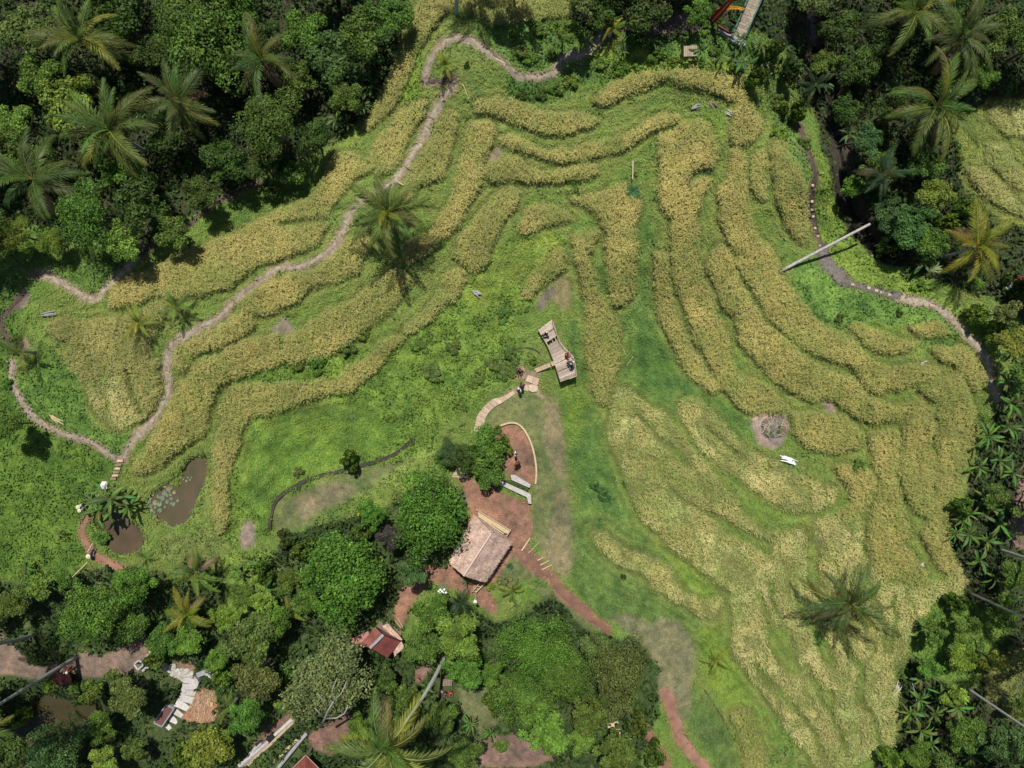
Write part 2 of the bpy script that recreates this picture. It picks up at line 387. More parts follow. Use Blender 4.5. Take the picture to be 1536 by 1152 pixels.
# ------------------------------------------------------------------ plan of the place, traced in pixels of the photograph
# each rice bed: (look, tone, outline)
RICE = [
 ("curved golden rice bed at the very top of the right terraces", 'gold', T(2,0,[(375,430),(420,385),(480,345),(560,320),(640,305),(720,310),(800,300),(900,310),(980,335),(1010,365),(1040,420),(1070,470),(1100,520),(1095,580),(1050,620),(985,640),(960,600),(970,500),(985,440),(940,420),(880,390),(800,380),(740,370),(690,345),(640,360),(600,395),(540,405),(480,435),(430,460),(385,455)])),
 ("uppermost of three stacked rice strips below the top path", 'gold', T(2,0,[(-140,445),(-94,422),(-34,418),(0,432),(60,440),(140,480),(200,485),(260,475),(330,480),(385,500),(395,525),(360,560),(280,575),(200,590),(150,585),(90,560),(40,535),(0,520),(-34,508),(-94,490),(-135,475)])),
 ("middle and longest of three stacked rice strips, upturned at its right end", 'gold', T(2,0,[(-30,600),(0,585),(60,592),(120,625),(180,650),(260,640),(340,625),(420,610),(480,590),(540,570),(590,530),(620,505),(680,490),(740,495),(745,520),(690,545),(620,580),(550,620),(490,650),(440,675),(380,690),(300,700),(210,700),(140,680),(70,655),(0,640),(-30,630)])),
 ("lowest of three stacked rice strips below the top path", 'gold', T(2,0,[(-60,695),(0,665),(40,680),(90,715),(150,730),(220,735),(280,720),(350,712),(400,720),(410,745),(380,765),(300,785),(200,790),(100,785),(0,780),(-60,790),(-100,750),(-90,700)])),
 ("hammer shaped rice bed ending in a column beside the dark green hollow", 'gold', T(2,0,[(265,855),(330,850),(400,830),(460,805),(510,800),(520,850),(570,860),(580,900),(570,960),(560,1040),(550,1152),(545,1214),(540,1294),(500,1324),(450,1309),(435,1244),(428,1150),(425,1060),(415,980),(380,930),(330,900),(280,885)])),
 ("small oval rice patch left of the hammer shaped bed", 'gold', T(2,0,[(120,890),(200,885),(260,915),(290,945),(240,965),(170,985),(110,1005),(80,1028),(55,1005),(65,950),(90,915)])),
 ("long narrow rice column passing just right of the plank platform", 'dull', T(2,0,[(275,1020),(330,1005),(390,985),(400,1010),(375,1060),(362,1100),(370,1154),(390,1234),(430,1294),(465,1360),(490,1454),(485,1534),(475,1600),(455,1690),(435,1760),(405,1750),(362,1694),(360,1614),(345,1534),(340,1434),(330,1294),(305,1174),(290,1090)])),
 ("slanting rice strip just above the plank platform", 'dull', T(2,1,[(200,-10),(235,-30),(262,0),(250,60),(200,110),(140,160),(90,200),(60,190),(75,130),(130,80),(175,40)])),
 ("broad square topped rice bed above the crescent shaped gap", 'gold', T(2,0,[(640,590),(700,560),(760,530),(820,520),(870,540),(895,600),(905,680),(890,730),(840,730),(800,750),(775,790),(770,850),(740,900),(700,940),(660,900),(650,820),(655,740),(650,670)])),
 ("long rice ribbon running from the crescent gap down to the brush heap", 'gold', T(2,1,[(-25,-10)]) and T(2,0,[(790,790),(850,758),(890,772),(870,800),(850,840),(835,870),(825,960),(830,1060),(825,1094),(830,1134),(850,1194),(890,1264),(900,1334),(940,1414),(960,1494),(970,1554),(1020,1614),(1100,1654),(1152,1674),(1190,1734),(1220,1760),(1205,1790),(1085,1786),(1050,1789),(1000,1744),(950,1694),(900,1634),(880,1584),(840,1524),(800,1464),(770,1394),(740,1294),(720,1224),(700,1134),(705,1094),(700,1000),(710,940),(745,880),(770,840)])),
 ("slim rice strip between the dark green hollow and the long ribbon", 'gold', T(2,1,[(630,0),(645,-10),(690,0),(695,60),(705,150),(715,240),(750,320),(800,420),(860,490),(895,545),(930,580),(900,605),(860,590),(790,530),(740,470),(700,380),(660,280),(640,200),(630,100)])),
 ("rice strip with twin upper ends sweeping toward the right footpath", 'gold', T(2,0,[(905,820),(940,790),(955,720),(955,645),(1000,640),(1030,670),(1035,760),(1045,850),(1060,950),(1100,1030),(1152,1080),(1170,1150),(1183,1194),(1243,1264),(1303,1334),(1343,1394),(1413,1434),(1473,1444),(1503,1484),(1533,1524),(1583,1564),(1643,1584),(1713,1579),(1763,1574),(1823,1574),(1873,1594),(1863,1624),(1823,1644),(1773,1654),(1723,1674),(1663,1694),(1603,1699),(1553,1684),(1523,1644),(1503,1604),(1463,1574),(1403,1564),(1333,1544),(1273,1504),(1233,1464),(1193,1444),(1152,1394),(1120,1354),(1080,1294),(1040,1234),(1000,1154),(990,1100),(940,1040),(920,980),(915,900)])),
 ("short rice strip beside the twin upper ends under the bright weeds", 'gold', T(2,0,[(1045,700),(1080,645),(1115,645),(1130,700),(1125,800),(1115,880),(1085,860),(1055,830)])),
 ("very long rice band curving along the middle of the right terraces", 'gold', T(2,1,[(860,40),(885,0),(930,-35),(970,-5),(985,30),(1000,110),(1040,180),(1100,270),(1152,325),(1173,350),(1233,390),(1283,440),(1343,490),(1423,520),(1483,530),(1523,570),(1563,610),(1623,640),(1703,650),(1773,620),(1803,640),(1773,670),(1703,700),(1643,720),(1583,735),(1533,720),(1473,690),(1423,650),(1363,635),(1283,620),(1213,600),(1163,560),(1100,500),(1060,450),(1000,390),(990,340),(970,270),(920,220),(890,140),(870,80)])),
 ("tall oval rice bed beside the right footpath", 'dull', T(3,0,[(70,600),(110,600),(130,680),(190,760),(220,840),(230,960),(220,1040),(170,1060),(120,980),(90,900),(80,820),(60,740),(55,660)])),
 ("short curved rice strip under the bright green weedy slope", 'gold', T(3,1,[(385,310),(430,305),(500,335),(580,355),(650,370),(680,400),(650,425),(580,430),(500,430),(450,400),(410,360)])),
 ("smallest flat rice strip just below the stepping stones", 'gold', T(3,1,[(640,310),(700,298),(770,300),(820,320),(810,355),(740,362),(680,355)])),
 ("rice strip bending down inside the right footpath curve", 'gold', T(3,1,[(745,410),(800,392),(860,395),(920,425),(965,460),(975,540),(960,590),(920,600),(900,560),(870,515),(850,490),(800,470),(770,440)])),
 ("large rice bed along the banana plants at the right", 'dull', T(3,1,[(685,570),(740,550),(800,540),(880,510),(895,580),(920,640),(945,720),(940,830),(900,860),(880,930),(865,1000),(835,1090),(828,1180),(838,1290),(865,1360),(905,1420),(840,1420),(790,1375),(745,1300),(705,1240),(690,1190),(735,1150),(748,1050),(765,960),(772,870),(768,800),(772,720),(762,650),(700,600)])),
 ("upright rice column with a rounded foot among the right terraces", 'dull', T(3,1,[(640,690),(690,665),(750,660),(762,720),(755,800),(762,880),(755,960),(735,1050),(750,1110),(740,1150),(670,1110),(625,1020),(608,960),(615,870),(625,790),(630,720)])),
 ("upright straight rice column left of the rounded foot column", 'gold', T(3,1,[(480,770),(560,755),(615,760),(612,850),(598,960),(605,1040),(635,1110),(650,1180),(665,1240),(700,1300),(760,1360),(700,1420),(560,1400),(480,1360),(460,1230),(490,1130),(505,1040),(505,980),(490,880)])),
 ("blocky rice bed directly right of the brush heap", 'gold', T(3,1,[(150,690),(220,675),(300,690),(360,700),(430,740),(470,790),(450,830),(400,860),(330,865),(250,850),(190,815),(145,780)])),
 ("small rounded rice bed below the blocky one", 'gold', T(3,1,[(325,925),(370,910),(440,915),(490,940),(498,990),(480,1040),(475,1090),(462,1152),(440,1160),(350,1150),(340,1110),(400,1080),(380,1010),(345,960)])),
 ("broad pale rice band running diagonally below the dark green hollow", 'pale', T(2,1,[(740,680),(760,640),(800,625),(860,650),(900,700),(950,750),(1000,800),(1060,850),(1140,880),(1193,910),(1243,950),(1313,980),(1393,1000),(1433,1030),(1413,1080),(1343,1110),(1263,1115),(1193,1095),(1123,1075),(1083,1040),(1040,1010),(1000,970),(940,940),(900,900),(850,880),(810,820),(780,760),(745,720)])),
 ("wide ragged pale rice field below the plank platform's right side", 'pale', T(2,1,[(470,580),(510,570),(560,600),(600,650),(660,680),(720,730),(760,780),(800,840),(850,900),(900,950),(930,1000),(990,1060),(1020,1120),(1100,1200),(1180,1235),(1170,1250),(1090,1225),(1000,1180),(940,1150),(870,1120),(800,1082),(740,1040),(700,1005),(690,1010),(760,1075),(830,1110),(900,1165),(960,1215),(1020,1250),(1080,1280),(1152,1320),(1110,1420),(1060,1460),(1020,1445),(970,1465),(900,1415),(840,1365),(750,1305),(680,1245),(640,1205),(580,1155),(560,1110),(545,1070),(520,1000),(480,920),(445,830),(430,760),(440,700)])),
 ("ragged pale rice strip on the grassy slope above the grey clearing", 'pale', T(2,2,[(370,125),(420,120),(450,160),(510,205),(580,215),(640,250),(700,290),(750,360),(780,400),(840,420),(920,415),(930,460),(900,500),(830,495),(760,450),(700,410),(640,380),(590,320),(530,290),(470,270),(420,230),(370,180)])),
 ("largest pale lodged rice field around the lower right palm", 'straw', T(3,2,[(-130,430),(-70,370),(-60,320),(60,240),(75,130),(150,115),(225,105),(235,90),(300,70),(340,62),(430,60),(470,60),(462,130),(470,230),(500,300),(580,340),(700,350),(790,345),(800,300),(820,310),(860,260),(915,330),(890,400),(780,420),(700,500),(655,590),(640,670),(595,720),(600,900),(590,1050),(480,1100),(380,1152),(250,1152),(180,1050),(100,950),(40,850),(-20,760),(-80,700),(-120,640),(-110,540)])),
 ("narrow rice strip near the bottom edge right of the red path", 'dull', T(2,2,[(960,910),(1000,880),(1050,900),(1080,980),(1110,1080),(1120,1200),(1020,1200),(1010,1040),(980,980)])),
 # left half
 ("shaded rice strip along the tall forest edge at the top", 'dull', [(628,0),(700,-20),(690,5),(672,18),(650,45),(630,75),(615,110),(600,145),(588,165),(565,185),(545,200),(553,175),(570,140),(585,105),(600,65),(612,25)]),
 ("rice bed cut by the very top edge of the photo", 'dull', [(700,-60),(900,-60),(850,25),(800,35),(760,38),(725,32),(697,20),(690,0)]),
 ("rice strip just left of the upper footpath", 'gold', T(1,0,[(620,470),(700,440),(745,440),(740,500),(690,570),(660,640),(640,700),(600,745),(540,760),(490,720),(495,660),(540,590),(590,540)])),
 ("rice strip just right of the upper footpath", 'gold', T(1,0,[(840,470),(880,500),(875,580),(850,680),(820,760),(740,800),(700,820),(680,880),(640,870),(610,860),(640,800),(680,740),(735,660),(770,580),(808,520)])),
 ("tall rice strip running from the top bend to the palm's right side", 'gold', T(1,0,[(935,525),(1000,515),(1050,540),(1055,580),(1020,640),(995,720),(1000,780),(960,840),(930,880),(900,960),(860,1010),(800,1060),(740,1100),(690,1152),(640,1120),(660,1050),(720,1020),(770,980),(830,900),(860,820),(880,740),(905,660),(905,580)])),
 ("broad slanting rice bed beside the bright green central slope", 'dull', T(1,0,[(1060,820),(1120,800),(1160,830),(1140,900),(1090,960),(1050,1020),(1030,1090),(1020,1140),(960,1185),(910,1160),(865,1110),(880,1040),(930,990),(960,940),(1000,880)])),
 ("rice strip hugging the lower side of the path under the palm", 'gold', T(1,1,[(-60,215),(-20,160),(60,115),(160,95),(250,80),(310,20),(400,-60),(500,-90),(510,-20),(480,30),(460,90),(380,110),(310,130),(230,160),(190,220),(120,250),(60,275),(0,272),(-40,250)])),
 ("thick diagonal rice band in the middle of the left terraces", 'gold', T(1,1,[(590,55),(640,80),(700,100),(700,120),(640,190),(600,240),(550,290),(480,330),(410,390),(340,440),(280,460),(200,480),(130,480),(125,400),(135,350),(220,330),(250,290),(320,240),(400,210),(450,180),(520,110)])),
 ("rounded rice bed on the inner side of the lower left path bend", 'gold', T(0,1,[(1000,270),(1060,250),(1100,280),(1110,330),(1040,370),(960,400),(880,430),(830,460),(800,520),(760,520),(745,430),(800,380),(860,350),(940,320)])),
 ("large rice field sweeping down to the lily pad pond", 'gold', T(0,1,[(1150,360),(1200,345),(1218,400),(1222,480),(1150,500),(1060,530),(980,560),(930,600),(910,680),(900,760),(870,800),(820,830),(760,870),(700,920),(620,955),(560,960),(600,880),(640,800),(700,720),(740,640),(765,560),(800,540),(850,470),(950,420),(1050,380)])),
 ("short pinkish rice strip on the slope's upper rim", 'gold', T(1,1,[(840,70),(900,75),(925,120),(890,190),(820,250),(750,300),(690,345),(650,350),(640,320),(700,280),(760,220),(800,160),(820,100)])),
 ("lowest curving rice band that turns down towards the ponds", 'dull', T(1,1,[(655,355),(640,395),(600,420),(560,480),(480,550),(420,600),(350,610),(250,640),(160,660),(80,690),(0,700),(-35,740),(-55,800),(-80,900),(-95,1000),(-110,1152),(-120,1210),(-150,1230),(-175,1150),(-170,1000),(-170,850),(-145,740),(-150,680),(-130,620),(-80,580),(0,560),(150,560),(250,555),(340,540),(400,490),(480,450),(540,400),(600,352)])),
 ("long wide rice field between the forest edge and the footpath", 'gold', T(0,1,[(475,240),(470,180),(520,120),(620,75),(760,10),(900,-50),(1000,-90),(1094,-134),(1224,-200),(1344,-234),(1404,-340),(1450,-430),(1520,-440),(1560,-420),(1594,-360),(1550,-320),(1494,-264),(1424,-174),(1404,-94),(1374,-34),(1244,20),(1154,30),(1094,60),(1050,100),(1000,140),(940,160),(800,190),(660,225),(560,240)])),
 ("olive rice field enclosed by the lower left footpath loop", 'olive', T(0,1,[(210,300),(290,270),(400,290),(460,280),(540,270),(600,250),(680,210),(740,230),(700,300),(660,380),(640,430),(690,470),(700,540),(700,600),(680,660),(620,720),(560,755),(480,755),(430,700),(390,650),(370,580),(300,500),(280,440),(300,390),(240,370),(200,330)])),
 ("pale flattened rice patch inside the olive field of the left path loop", 'straw', T(0,1,[(370,580),(400,535),(460,520),(540,560),(580,640),(605,690),(590,730),(560,755),(480,755),(430,700),(390,650)])),
 ("upper rice bed in the separate field at the right edge", 'pale', T(3,0,[(1000,460),(1060,440),(1152,480),(1400,520),(1400,600),(1152,600),(1080,590),(1040,560),(1000,510)])),
 ("middle rice bed in the separate field at the right edge", 'pale', T(3,0,[(980,620),(1060,620),(1100,700),(1152,750),(1400,780),(1400,860),(1152,830),(1100,820),(1050,760),(990,700)])),
 ("lowest rice bed in the separate field at the right edge", 'pale', T(3,0,[(900,740),(980,720),(1060,800),(1110,860),(1152,900),(1152,950),(1100,940),(1000,860),(920,800)])),
]
TONE = {'gold': ((0.575,0.485,0.16),(0.285,0.335,0.083)), 'dull': ((0.50,0.44,0.142),(0.245,0.31,0.072)),
        'pale': ((0.54,0.49,0.18),(0.27,0.35,0.09)), 'straw': ((0.61,0.54,0.22),(0.29,0.37,0.10)),
        'olive': ((0.50,0.45,0.16),(0.24,0.28,0.075))}

# green gaps and channels carved through the rice beds: (width, points)
CARVE = [
 (9, T(1,0,[(120,975),(200,960),(320,950),(400,925)])),
 (12, T(3,2,[(225,110),(240,190),(230,260),(260,330),(280,380)])),
 (22, T(3,2,[(240,200),(235,290),(250,350)])),
 (26, T(3,2,[(95,570),(120,640),(150,720)])),
 (13, T(3,2,[(260,830),(310,830),(325,865)])),
 (9, T(3,2,[(350,560),(400,650),(440,750),(460,850),(500,960),(520,1050)])),
 (7, T(3,2,[(470,60),(460,150),(465,230),(470,330)])),
 (14, T(3,2,[(660,180),(700,240),(760,300),(800,330)])),
 (8, T(3,2,[(60,360),(70,450),(90,520)])),
 (9, T(3,2,[(0,700),(60,800),(160,880),(240,1000),(280,1100)])),
 (18, T(3,2,[(250,570),(290,640),(310,690)])),
 (9, T(3,2,[(10,400),(40,500),(60,620),(100,700)])),
 (8, T(3,2,[(160,400),(190,480),(240,560)])),
 (10, T(3,2,[(470,330),(500,420),(540,520),(560,640)])),
 (9, T(3,2,[(590,420),(600,520),(570,640)])),
 (9, T(3,2,[(200,700),(260,800),(330,960),(380,1080)])),
 (12, T(3,2,[(430,700),(450,780),(440,860)])),
 (8, T(2,1,[(560,700),(640,790),(720,850),(790,930)])),
 (8, T(2,1,[(860,760),(930,820),(1010,880)])),
 (7, T(0,1,[(560,520),(580,600),(610,680)])),
 (9, T(0,1,[(480,245),(600,235),(700,200)])),
 (8, T(0,1,[(760,400),(800,440),(820,480)])),
]
CRESCENT = (5, T(2,0,[(780,800),(790,765),(820,745),(860,738),(885,750)]))

G_BRIGHT=(0.135,0.215,0.038); G_MID=(0.115,0.20,0.04); G_EMER=(0.08,0.165,0.038); G_DARK=(0.05,0.085,0.028)
G_LIME=(0.165,0.235,0.042); G_OLIVE=(0.15,0.165,0.05); LAWN=(0.15,0.16,0.07); LAWNDRY=(0.22,0.185,0.105)
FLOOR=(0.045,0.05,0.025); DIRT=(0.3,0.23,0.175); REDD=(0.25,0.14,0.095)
# zones painted in order: (kind, colour, points, cover)  cover: g grass, w broadleaf weeds, f forest undergrowth, l mown lawn, n none
ZONES = [
 ('p', G_BRIGHT, [(330,600),(420,540),(520,530),(600,510),(640,480),(700,430),(760,360),(850,350),(850,390),(800,450),(770,500),(790,530),(720,600),(660,640),(640,700),(520,690),(440,740),(410,800),(330,810),(340,700)], 'w'),
 ('p', (0.12,0.205,0.036), [(360,640),(450,600),(520,600),(600,640),(600,660),(520,690),(440,730),(400,790),(360,740)], 'g'),
 ('p', G_LIME, [(690,450),(760,370),(830,350),(850,375),(820,420),(760,430),(720,470)], 'g'),
 ('p', G_EMER, T(2,1,[(560,-250),(600,-300),(630,-100),(625,80),(640,250),(700,400),(740,500),(860,600),(1000,640),(1100,760),(1083,830),(960,760),(900,660),(800,610),(740,650),(730,690),(690,690),(560,590),(470,560),(480,440),(490,270),(450,240),(550,210)]), 'g'),
 ('p', G_EMER, T(2,1,[(365,0),(420,0),(430,60),(425,160),(400,160),(375,80)]), 'g'),
 ('p', (0.085,0.165,0.04), T(2,1,[(225,270),(340,330),(345,520),(370,620),(420,760),(430,850),(500,1000),(560,1152),(330,1152),(290,1000),(270,850),(240,700),(225,560),(300,500),(270,420)]), 'g'),
 ('p', G_BRIGHT, T(2,1,[(230,560),(330,540),(360,640),(330,760),(290,860),(250,740)]), 'g'),
 ('p', (0.10,0.17,0.045), [(870,760),(940,780),(1060,900),(1060,960),(960,925),(900,930),(860,880),(850,780)], 'g'),
 ('p', G_BRIGHT, T(2,2,[(640,150),(720,200),(800,250),(860,300),(930,400),(840,410),(770,390),(740,320),(680,230)]), 'g'),
 ('p', G_BRIGHT, T(2,2,[(820,530),(930,540),(960,620),(980,700),(1050,830),(1080,900),(960,900),(900,850),(850,800),(860,700),(830,640)]), 'g'),
 ('p', (0.09,0.15,0.045), T(2,2,[(800,800),(870,850),(960,1000),(1010,1152),(1040,1300),(940,1300),(900,1100),(790,990)]), 'g'),
 ('p', (0.12,0.21,0.045), T(3,1,[(150,10),(250,30),(400,150),(560,190),(700,220),(800,260),(860,330),(880,380),(740,385),(640,300),(430,295),(320,340),(230,270),(160,150)]), 'w'),
 ('p', (0.17,0.25,0.045), T(3,0,[(230,640),(330,650),(360,720),(350,850),(370,950),(480,1050),(560,1120),(640,1200),(760,1250),(900,1350),(1010,1400),(1050,1500),(1060,1600),(1020,1580),(990,1520),(930,1470),(860,1400),(800,1330),(640,1290),(560,1260),(440,1230),(330,1150),(250,1000),(240,850),(225,720)]), 'w'),
 ('p', (0.13,0.2,0.05), T(3,0,[(80,250),(120,400),(160,470),(220,620),(240,780),(240,940),(230,980),(200,800),(120,700),(60,560),(40,400),(0,300)]), 'w'),
 ('p', G_LIME, T(2,0,[(330,230),(480,200),(620,210),(700,240),(860,230),(1000,260),(1000,330),(900,305),(720,305),(560,315),(440,360),(380,340)]), 'w'),
 ('p', (0.10,0.18,0.04), T(2,0,[(0,90),(240,80),(330,130),(330,220),(220,270),(120,320),(0,250),(-60,180),(-100,120)]), 'w'),
 ('p', (0.10,0.18,0.04), T(2,0,[(480,100),(700,120),(880,100),(1040,200),(1100,300),(1000,250),(860,230),(700,240),(560,200)]), 'w'),
 ('p', (0.09,0.165,0.036), T(2,0,[(0,320),(150,345),(240,300),(350,250),(420,300),(380,350),(300,400),(150,455),(0,420)]), 'w'),
 ('p', (0.16,0.25,0.04), T(1,0,[(730,200),(740,380),(700,420),(620,440),(560,430),(620,340),(660,270)]), 'w'),
 ('p', (0.16,0.25,0.04), T(1,0,[(600,500),(520,540),(430,620),(380,650),(360,620),(450,580),(560,500)]), 'g'),
 ('p', (0.15,0.25,0.04), T(2,0,[(850,470),(930,490),(945,600),(905,590),(880,530),(830,500)]), 'g'),
 # left foot of the slope and left edge
 ('p', (0.105,0.18,0.03), [(-240,420),(0,410),(30,440),(20,560),(60,630),(170,690),(150,740),(120,800),(130,850),(60,880),(-20,860),(-240,880)], 'w'),
 ('p', (0.10,0.17,0.035), [(-240,330),(0,335),(80,330),(150,345),(200,385),(195,400),(150,445),(80,410),(30,430),(0,450),(-240,450)], 'w'),
 ('p', G_MID, [(25,560),(80,520),(110,560),(140,640),(180,650),(200,660),(180,685),(100,650),(40,610)], 'w'),
 ('p', (0.14,0.18,0.05), [(240,800),(330,800),(350,830),(300,850),(240,840)], 'w'),
 # mown ground
 ('p', LAWN, [(720,640),(750,600),(800,590),(835,590),(850,680),(858,760),(865,840),(850,870),(810,830),(795,790),(800,740),(803,690),(795,650),(770,632),(735,648)], 'l'),
 ('p', LAWNDRY, [(815,600),(840,610),(850,700),(845,720),(825,700),(815,650)], 'l'),
 ('p', LAWNDRY, [(835,730),(850,740),(855,850),(840,860),(810,830),(825,790)], 'l'),
 ('p', LAWN, [(765,830),(790,825),(815,845),(800,870),(750,880),(735,860)], 'l'),
 ('p', LAWN, [(795,870),(830,880),(850,900),(895,940),(870,970),(840,970),(820,900)], 'l'),
 ('p', LAWN, [(410,750),(480,722),(560,700),(640,680),(650,720),(560,760),(480,790),(412,800)], 'l'),
 ('p', (0.2,0.17,0.105), [(440,750),(500,725),(540,735),(500,760),(450,780)], 'l'),
 ('p', (0.155,0.22,0.05), [(470,780),(600,700),(640,670),(690,700),(640,730),(560,770),(470,800)], 'w'),
 ('p', (0.185,0.165,0.10), T(2,2,[(430,490),(520,480),(620,520),(660,495),(730,510),(790,560),(820,640),(800,780),(790,900),(770,1000),(700,900),(640,820),(580,700),(560,600)]), 'l'),
 ('p', (0.22,0.18,0.10), T(2,1,[(210,110),(240,90),(272,130),(268,240),(235,255),(200,225),(180,170)]), 'l'),
 ('p', (0.17,0.14,0.11), T(2,1,[(130,200),(200,150),(215,175),(150,240),(125,255)]), 'n'),
 ('p', (0.26,0.21,0.15), T(1,1,[(60,330),(120,270),(150,290),(180,330),(120,350)]), 'n'),
 ('p', (0.27,0.21,0.17), T(3,1,[(0,680),(60,670),(130,690),(140,760),(100,830),(40,840),(0,810),(-30,740)]), 'n'),
 ('p', (0.26,0.2,0.16), T(0,2,[(1030,100),(1080,80),(1100,150),(1090,220),(1040,220)]), 'n'),
 ('p', (0.22,0.18,0.12), T(1,0,[(1040,640),(1080,630),(1070,680),(1020,760),(1000,740),(1010,680)]), 'n'),
 ('p', (0.24,0.18,0.15), T(3,1,[(280,640),(330,660),(340,690),(300,690)]), 'n'),
 ('p', (0.26,0.2,0.17), T(3,2,[(250,90),(285,110),(280,180),(255,190)]), 'n'),
 ('p', (0.31,0.22,0.15), Z(750,460,7.2,[(100,690),(200,640),(260,660),(330,700),(430,680),(440,740),(400,860),(420,920),(520,990),(480,1010),(400,950),(240,900),(100,980),(0,1040),(0,1010),(150,880),(240,840),(280,770),(150,760)]), 'n'),
 # forests
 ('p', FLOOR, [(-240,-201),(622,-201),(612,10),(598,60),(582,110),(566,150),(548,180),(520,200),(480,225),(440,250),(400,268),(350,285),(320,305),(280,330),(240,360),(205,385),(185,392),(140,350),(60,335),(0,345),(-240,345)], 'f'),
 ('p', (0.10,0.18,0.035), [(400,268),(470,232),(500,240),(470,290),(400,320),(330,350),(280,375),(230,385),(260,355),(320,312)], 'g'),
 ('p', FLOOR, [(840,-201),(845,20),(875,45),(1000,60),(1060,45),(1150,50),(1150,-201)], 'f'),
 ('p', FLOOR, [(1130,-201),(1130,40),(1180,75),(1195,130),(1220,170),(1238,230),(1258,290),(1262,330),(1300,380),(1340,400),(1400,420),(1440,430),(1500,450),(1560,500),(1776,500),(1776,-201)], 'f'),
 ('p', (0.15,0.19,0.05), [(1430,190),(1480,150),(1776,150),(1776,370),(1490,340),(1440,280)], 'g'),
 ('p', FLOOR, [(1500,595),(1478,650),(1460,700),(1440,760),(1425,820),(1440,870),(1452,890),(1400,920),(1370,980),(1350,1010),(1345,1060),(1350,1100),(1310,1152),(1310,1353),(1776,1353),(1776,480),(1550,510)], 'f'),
 ('p', (0.11,0.19,0.035), T(3,2,[(700,430),(790,400),(880,420),(960,440),(1060,500),(1080,600),(980,700),(950,800),(850,800),(740,740),(660,660),(650,590)]), 'w'),
 ('p', G_OLIVE, T(3,2,[(980,700),(1100,620),(1300,600),(1300,900),(1100,960),(960,850)]), 'w'),
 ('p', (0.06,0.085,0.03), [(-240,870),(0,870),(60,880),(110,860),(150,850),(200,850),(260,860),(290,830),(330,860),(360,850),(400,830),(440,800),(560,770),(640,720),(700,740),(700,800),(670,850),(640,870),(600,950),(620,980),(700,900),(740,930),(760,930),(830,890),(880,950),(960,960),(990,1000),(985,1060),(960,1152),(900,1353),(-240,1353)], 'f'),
 ('p', (0.14,0.21,0.04), [(330,830),(400,820),(420,860),(380,930),(340,920)], 'w'),
 ('p', (0.13,0.2,0.045), [(620,890),(660,880),(720,920),(700,1000),(640,980),(620,940)], 'w'),
 ('p', LAWN, [(690,1020),(740,1030),(760,1080),(720,1100),(690,1070)], 'l'),
 # bare earth
 ('p', REDD, [(683,712),(702,717),(745,735),(795,755),(798,800),(792,820),(815,845),(835,870),(870,905),(905,935),(918,948),(905,952),(870,920),(835,897),(828,872),(800,862),(770,835),(735,885),(748,905),(742,922),(725,915),(712,890),(650,872),(635,885),(620,905),(600,945),(590,920),(600,880),(640,850),(672,845),(695,800),(708,770),(693,735)], 'n'),
 ('p', REDD, Z(650,590,5.76,[(480,330),(590,275),(690,250),(760,290),(810,360),(850,450),(880,560),(890,680),(880,770),(840,800),(650,720),(560,560),(500,400)]), 'n'),
 ('p', (0.2,0.145,0.11), T(0,2,[(-600,480),(0,560),(60,610),(140,690),(200,690),(270,690),(380,650),(470,650),(560,610),(620,570),(660,580),(650,640),(620,700),(600,740),(500,750),(380,750),(350,780),(330,740),(200,755),(150,770),(60,750),(-600,740)]), 'n'),
 ('p', (0.3,0.16,0.1), T(0,2,[(850,810),(900,800),(940,850),(950,920),(920,955),(850,950),(780,940),(820,880)]), 'n'),
 ('p', (0.22,0.14,0.1), T(0,2,[(760,690),(850,700),(850,730),(780,730)]), 'n'),
 ('p', (0.2,0.13,0.1), T(1,2,[(700,720),(760,690),(780,720),(720,790),(700,780)]), 'n'),
 ('p', (0.22,0.13,0.095), T(1,2,[(0,1030),(150,900),(180,940),(0,1100)]), 'n'),
 ('p', (0.2,0.12,0.09), [(460,1100),(500,1080),(520,1060),(540,1080),(500,1130),(470,1125)], 'n'),
 ('p', (0.2,0.13,0.1), [(700,1110),(800,1100),(830,1140),(780,1152),(700,1150)], 'n'),
 ('p', (0.12,0.09,0.08), [(905,22),(1045,20),(1060,38),(1040,50),(940,48),(905,52),(890,62),(885,50)], 'n'),
 ('p', (0.2,0.13,0.11), T(3,2,[(1130,-100),(1300,-150),(1300,230),(1160,220),(1080,180),(1070,130),(1110,60)]), 'n'),
 ('p', (0.2,0.14,0.1), T(0,1,[(110,80),(150,65),(210,95),(180,110),(130,115)]), 'n'),
 ('p', (0.24,0.18,0.14), T(0,1,[(75,180),(110,140),(130,170),(120,210),(70,250),(50,230)]), 'n'),
 ('p', (0.23,0.17,0.13), T(0,1,[(80,370),(120,370),(130,410),(95,420)]), 'n'),
]

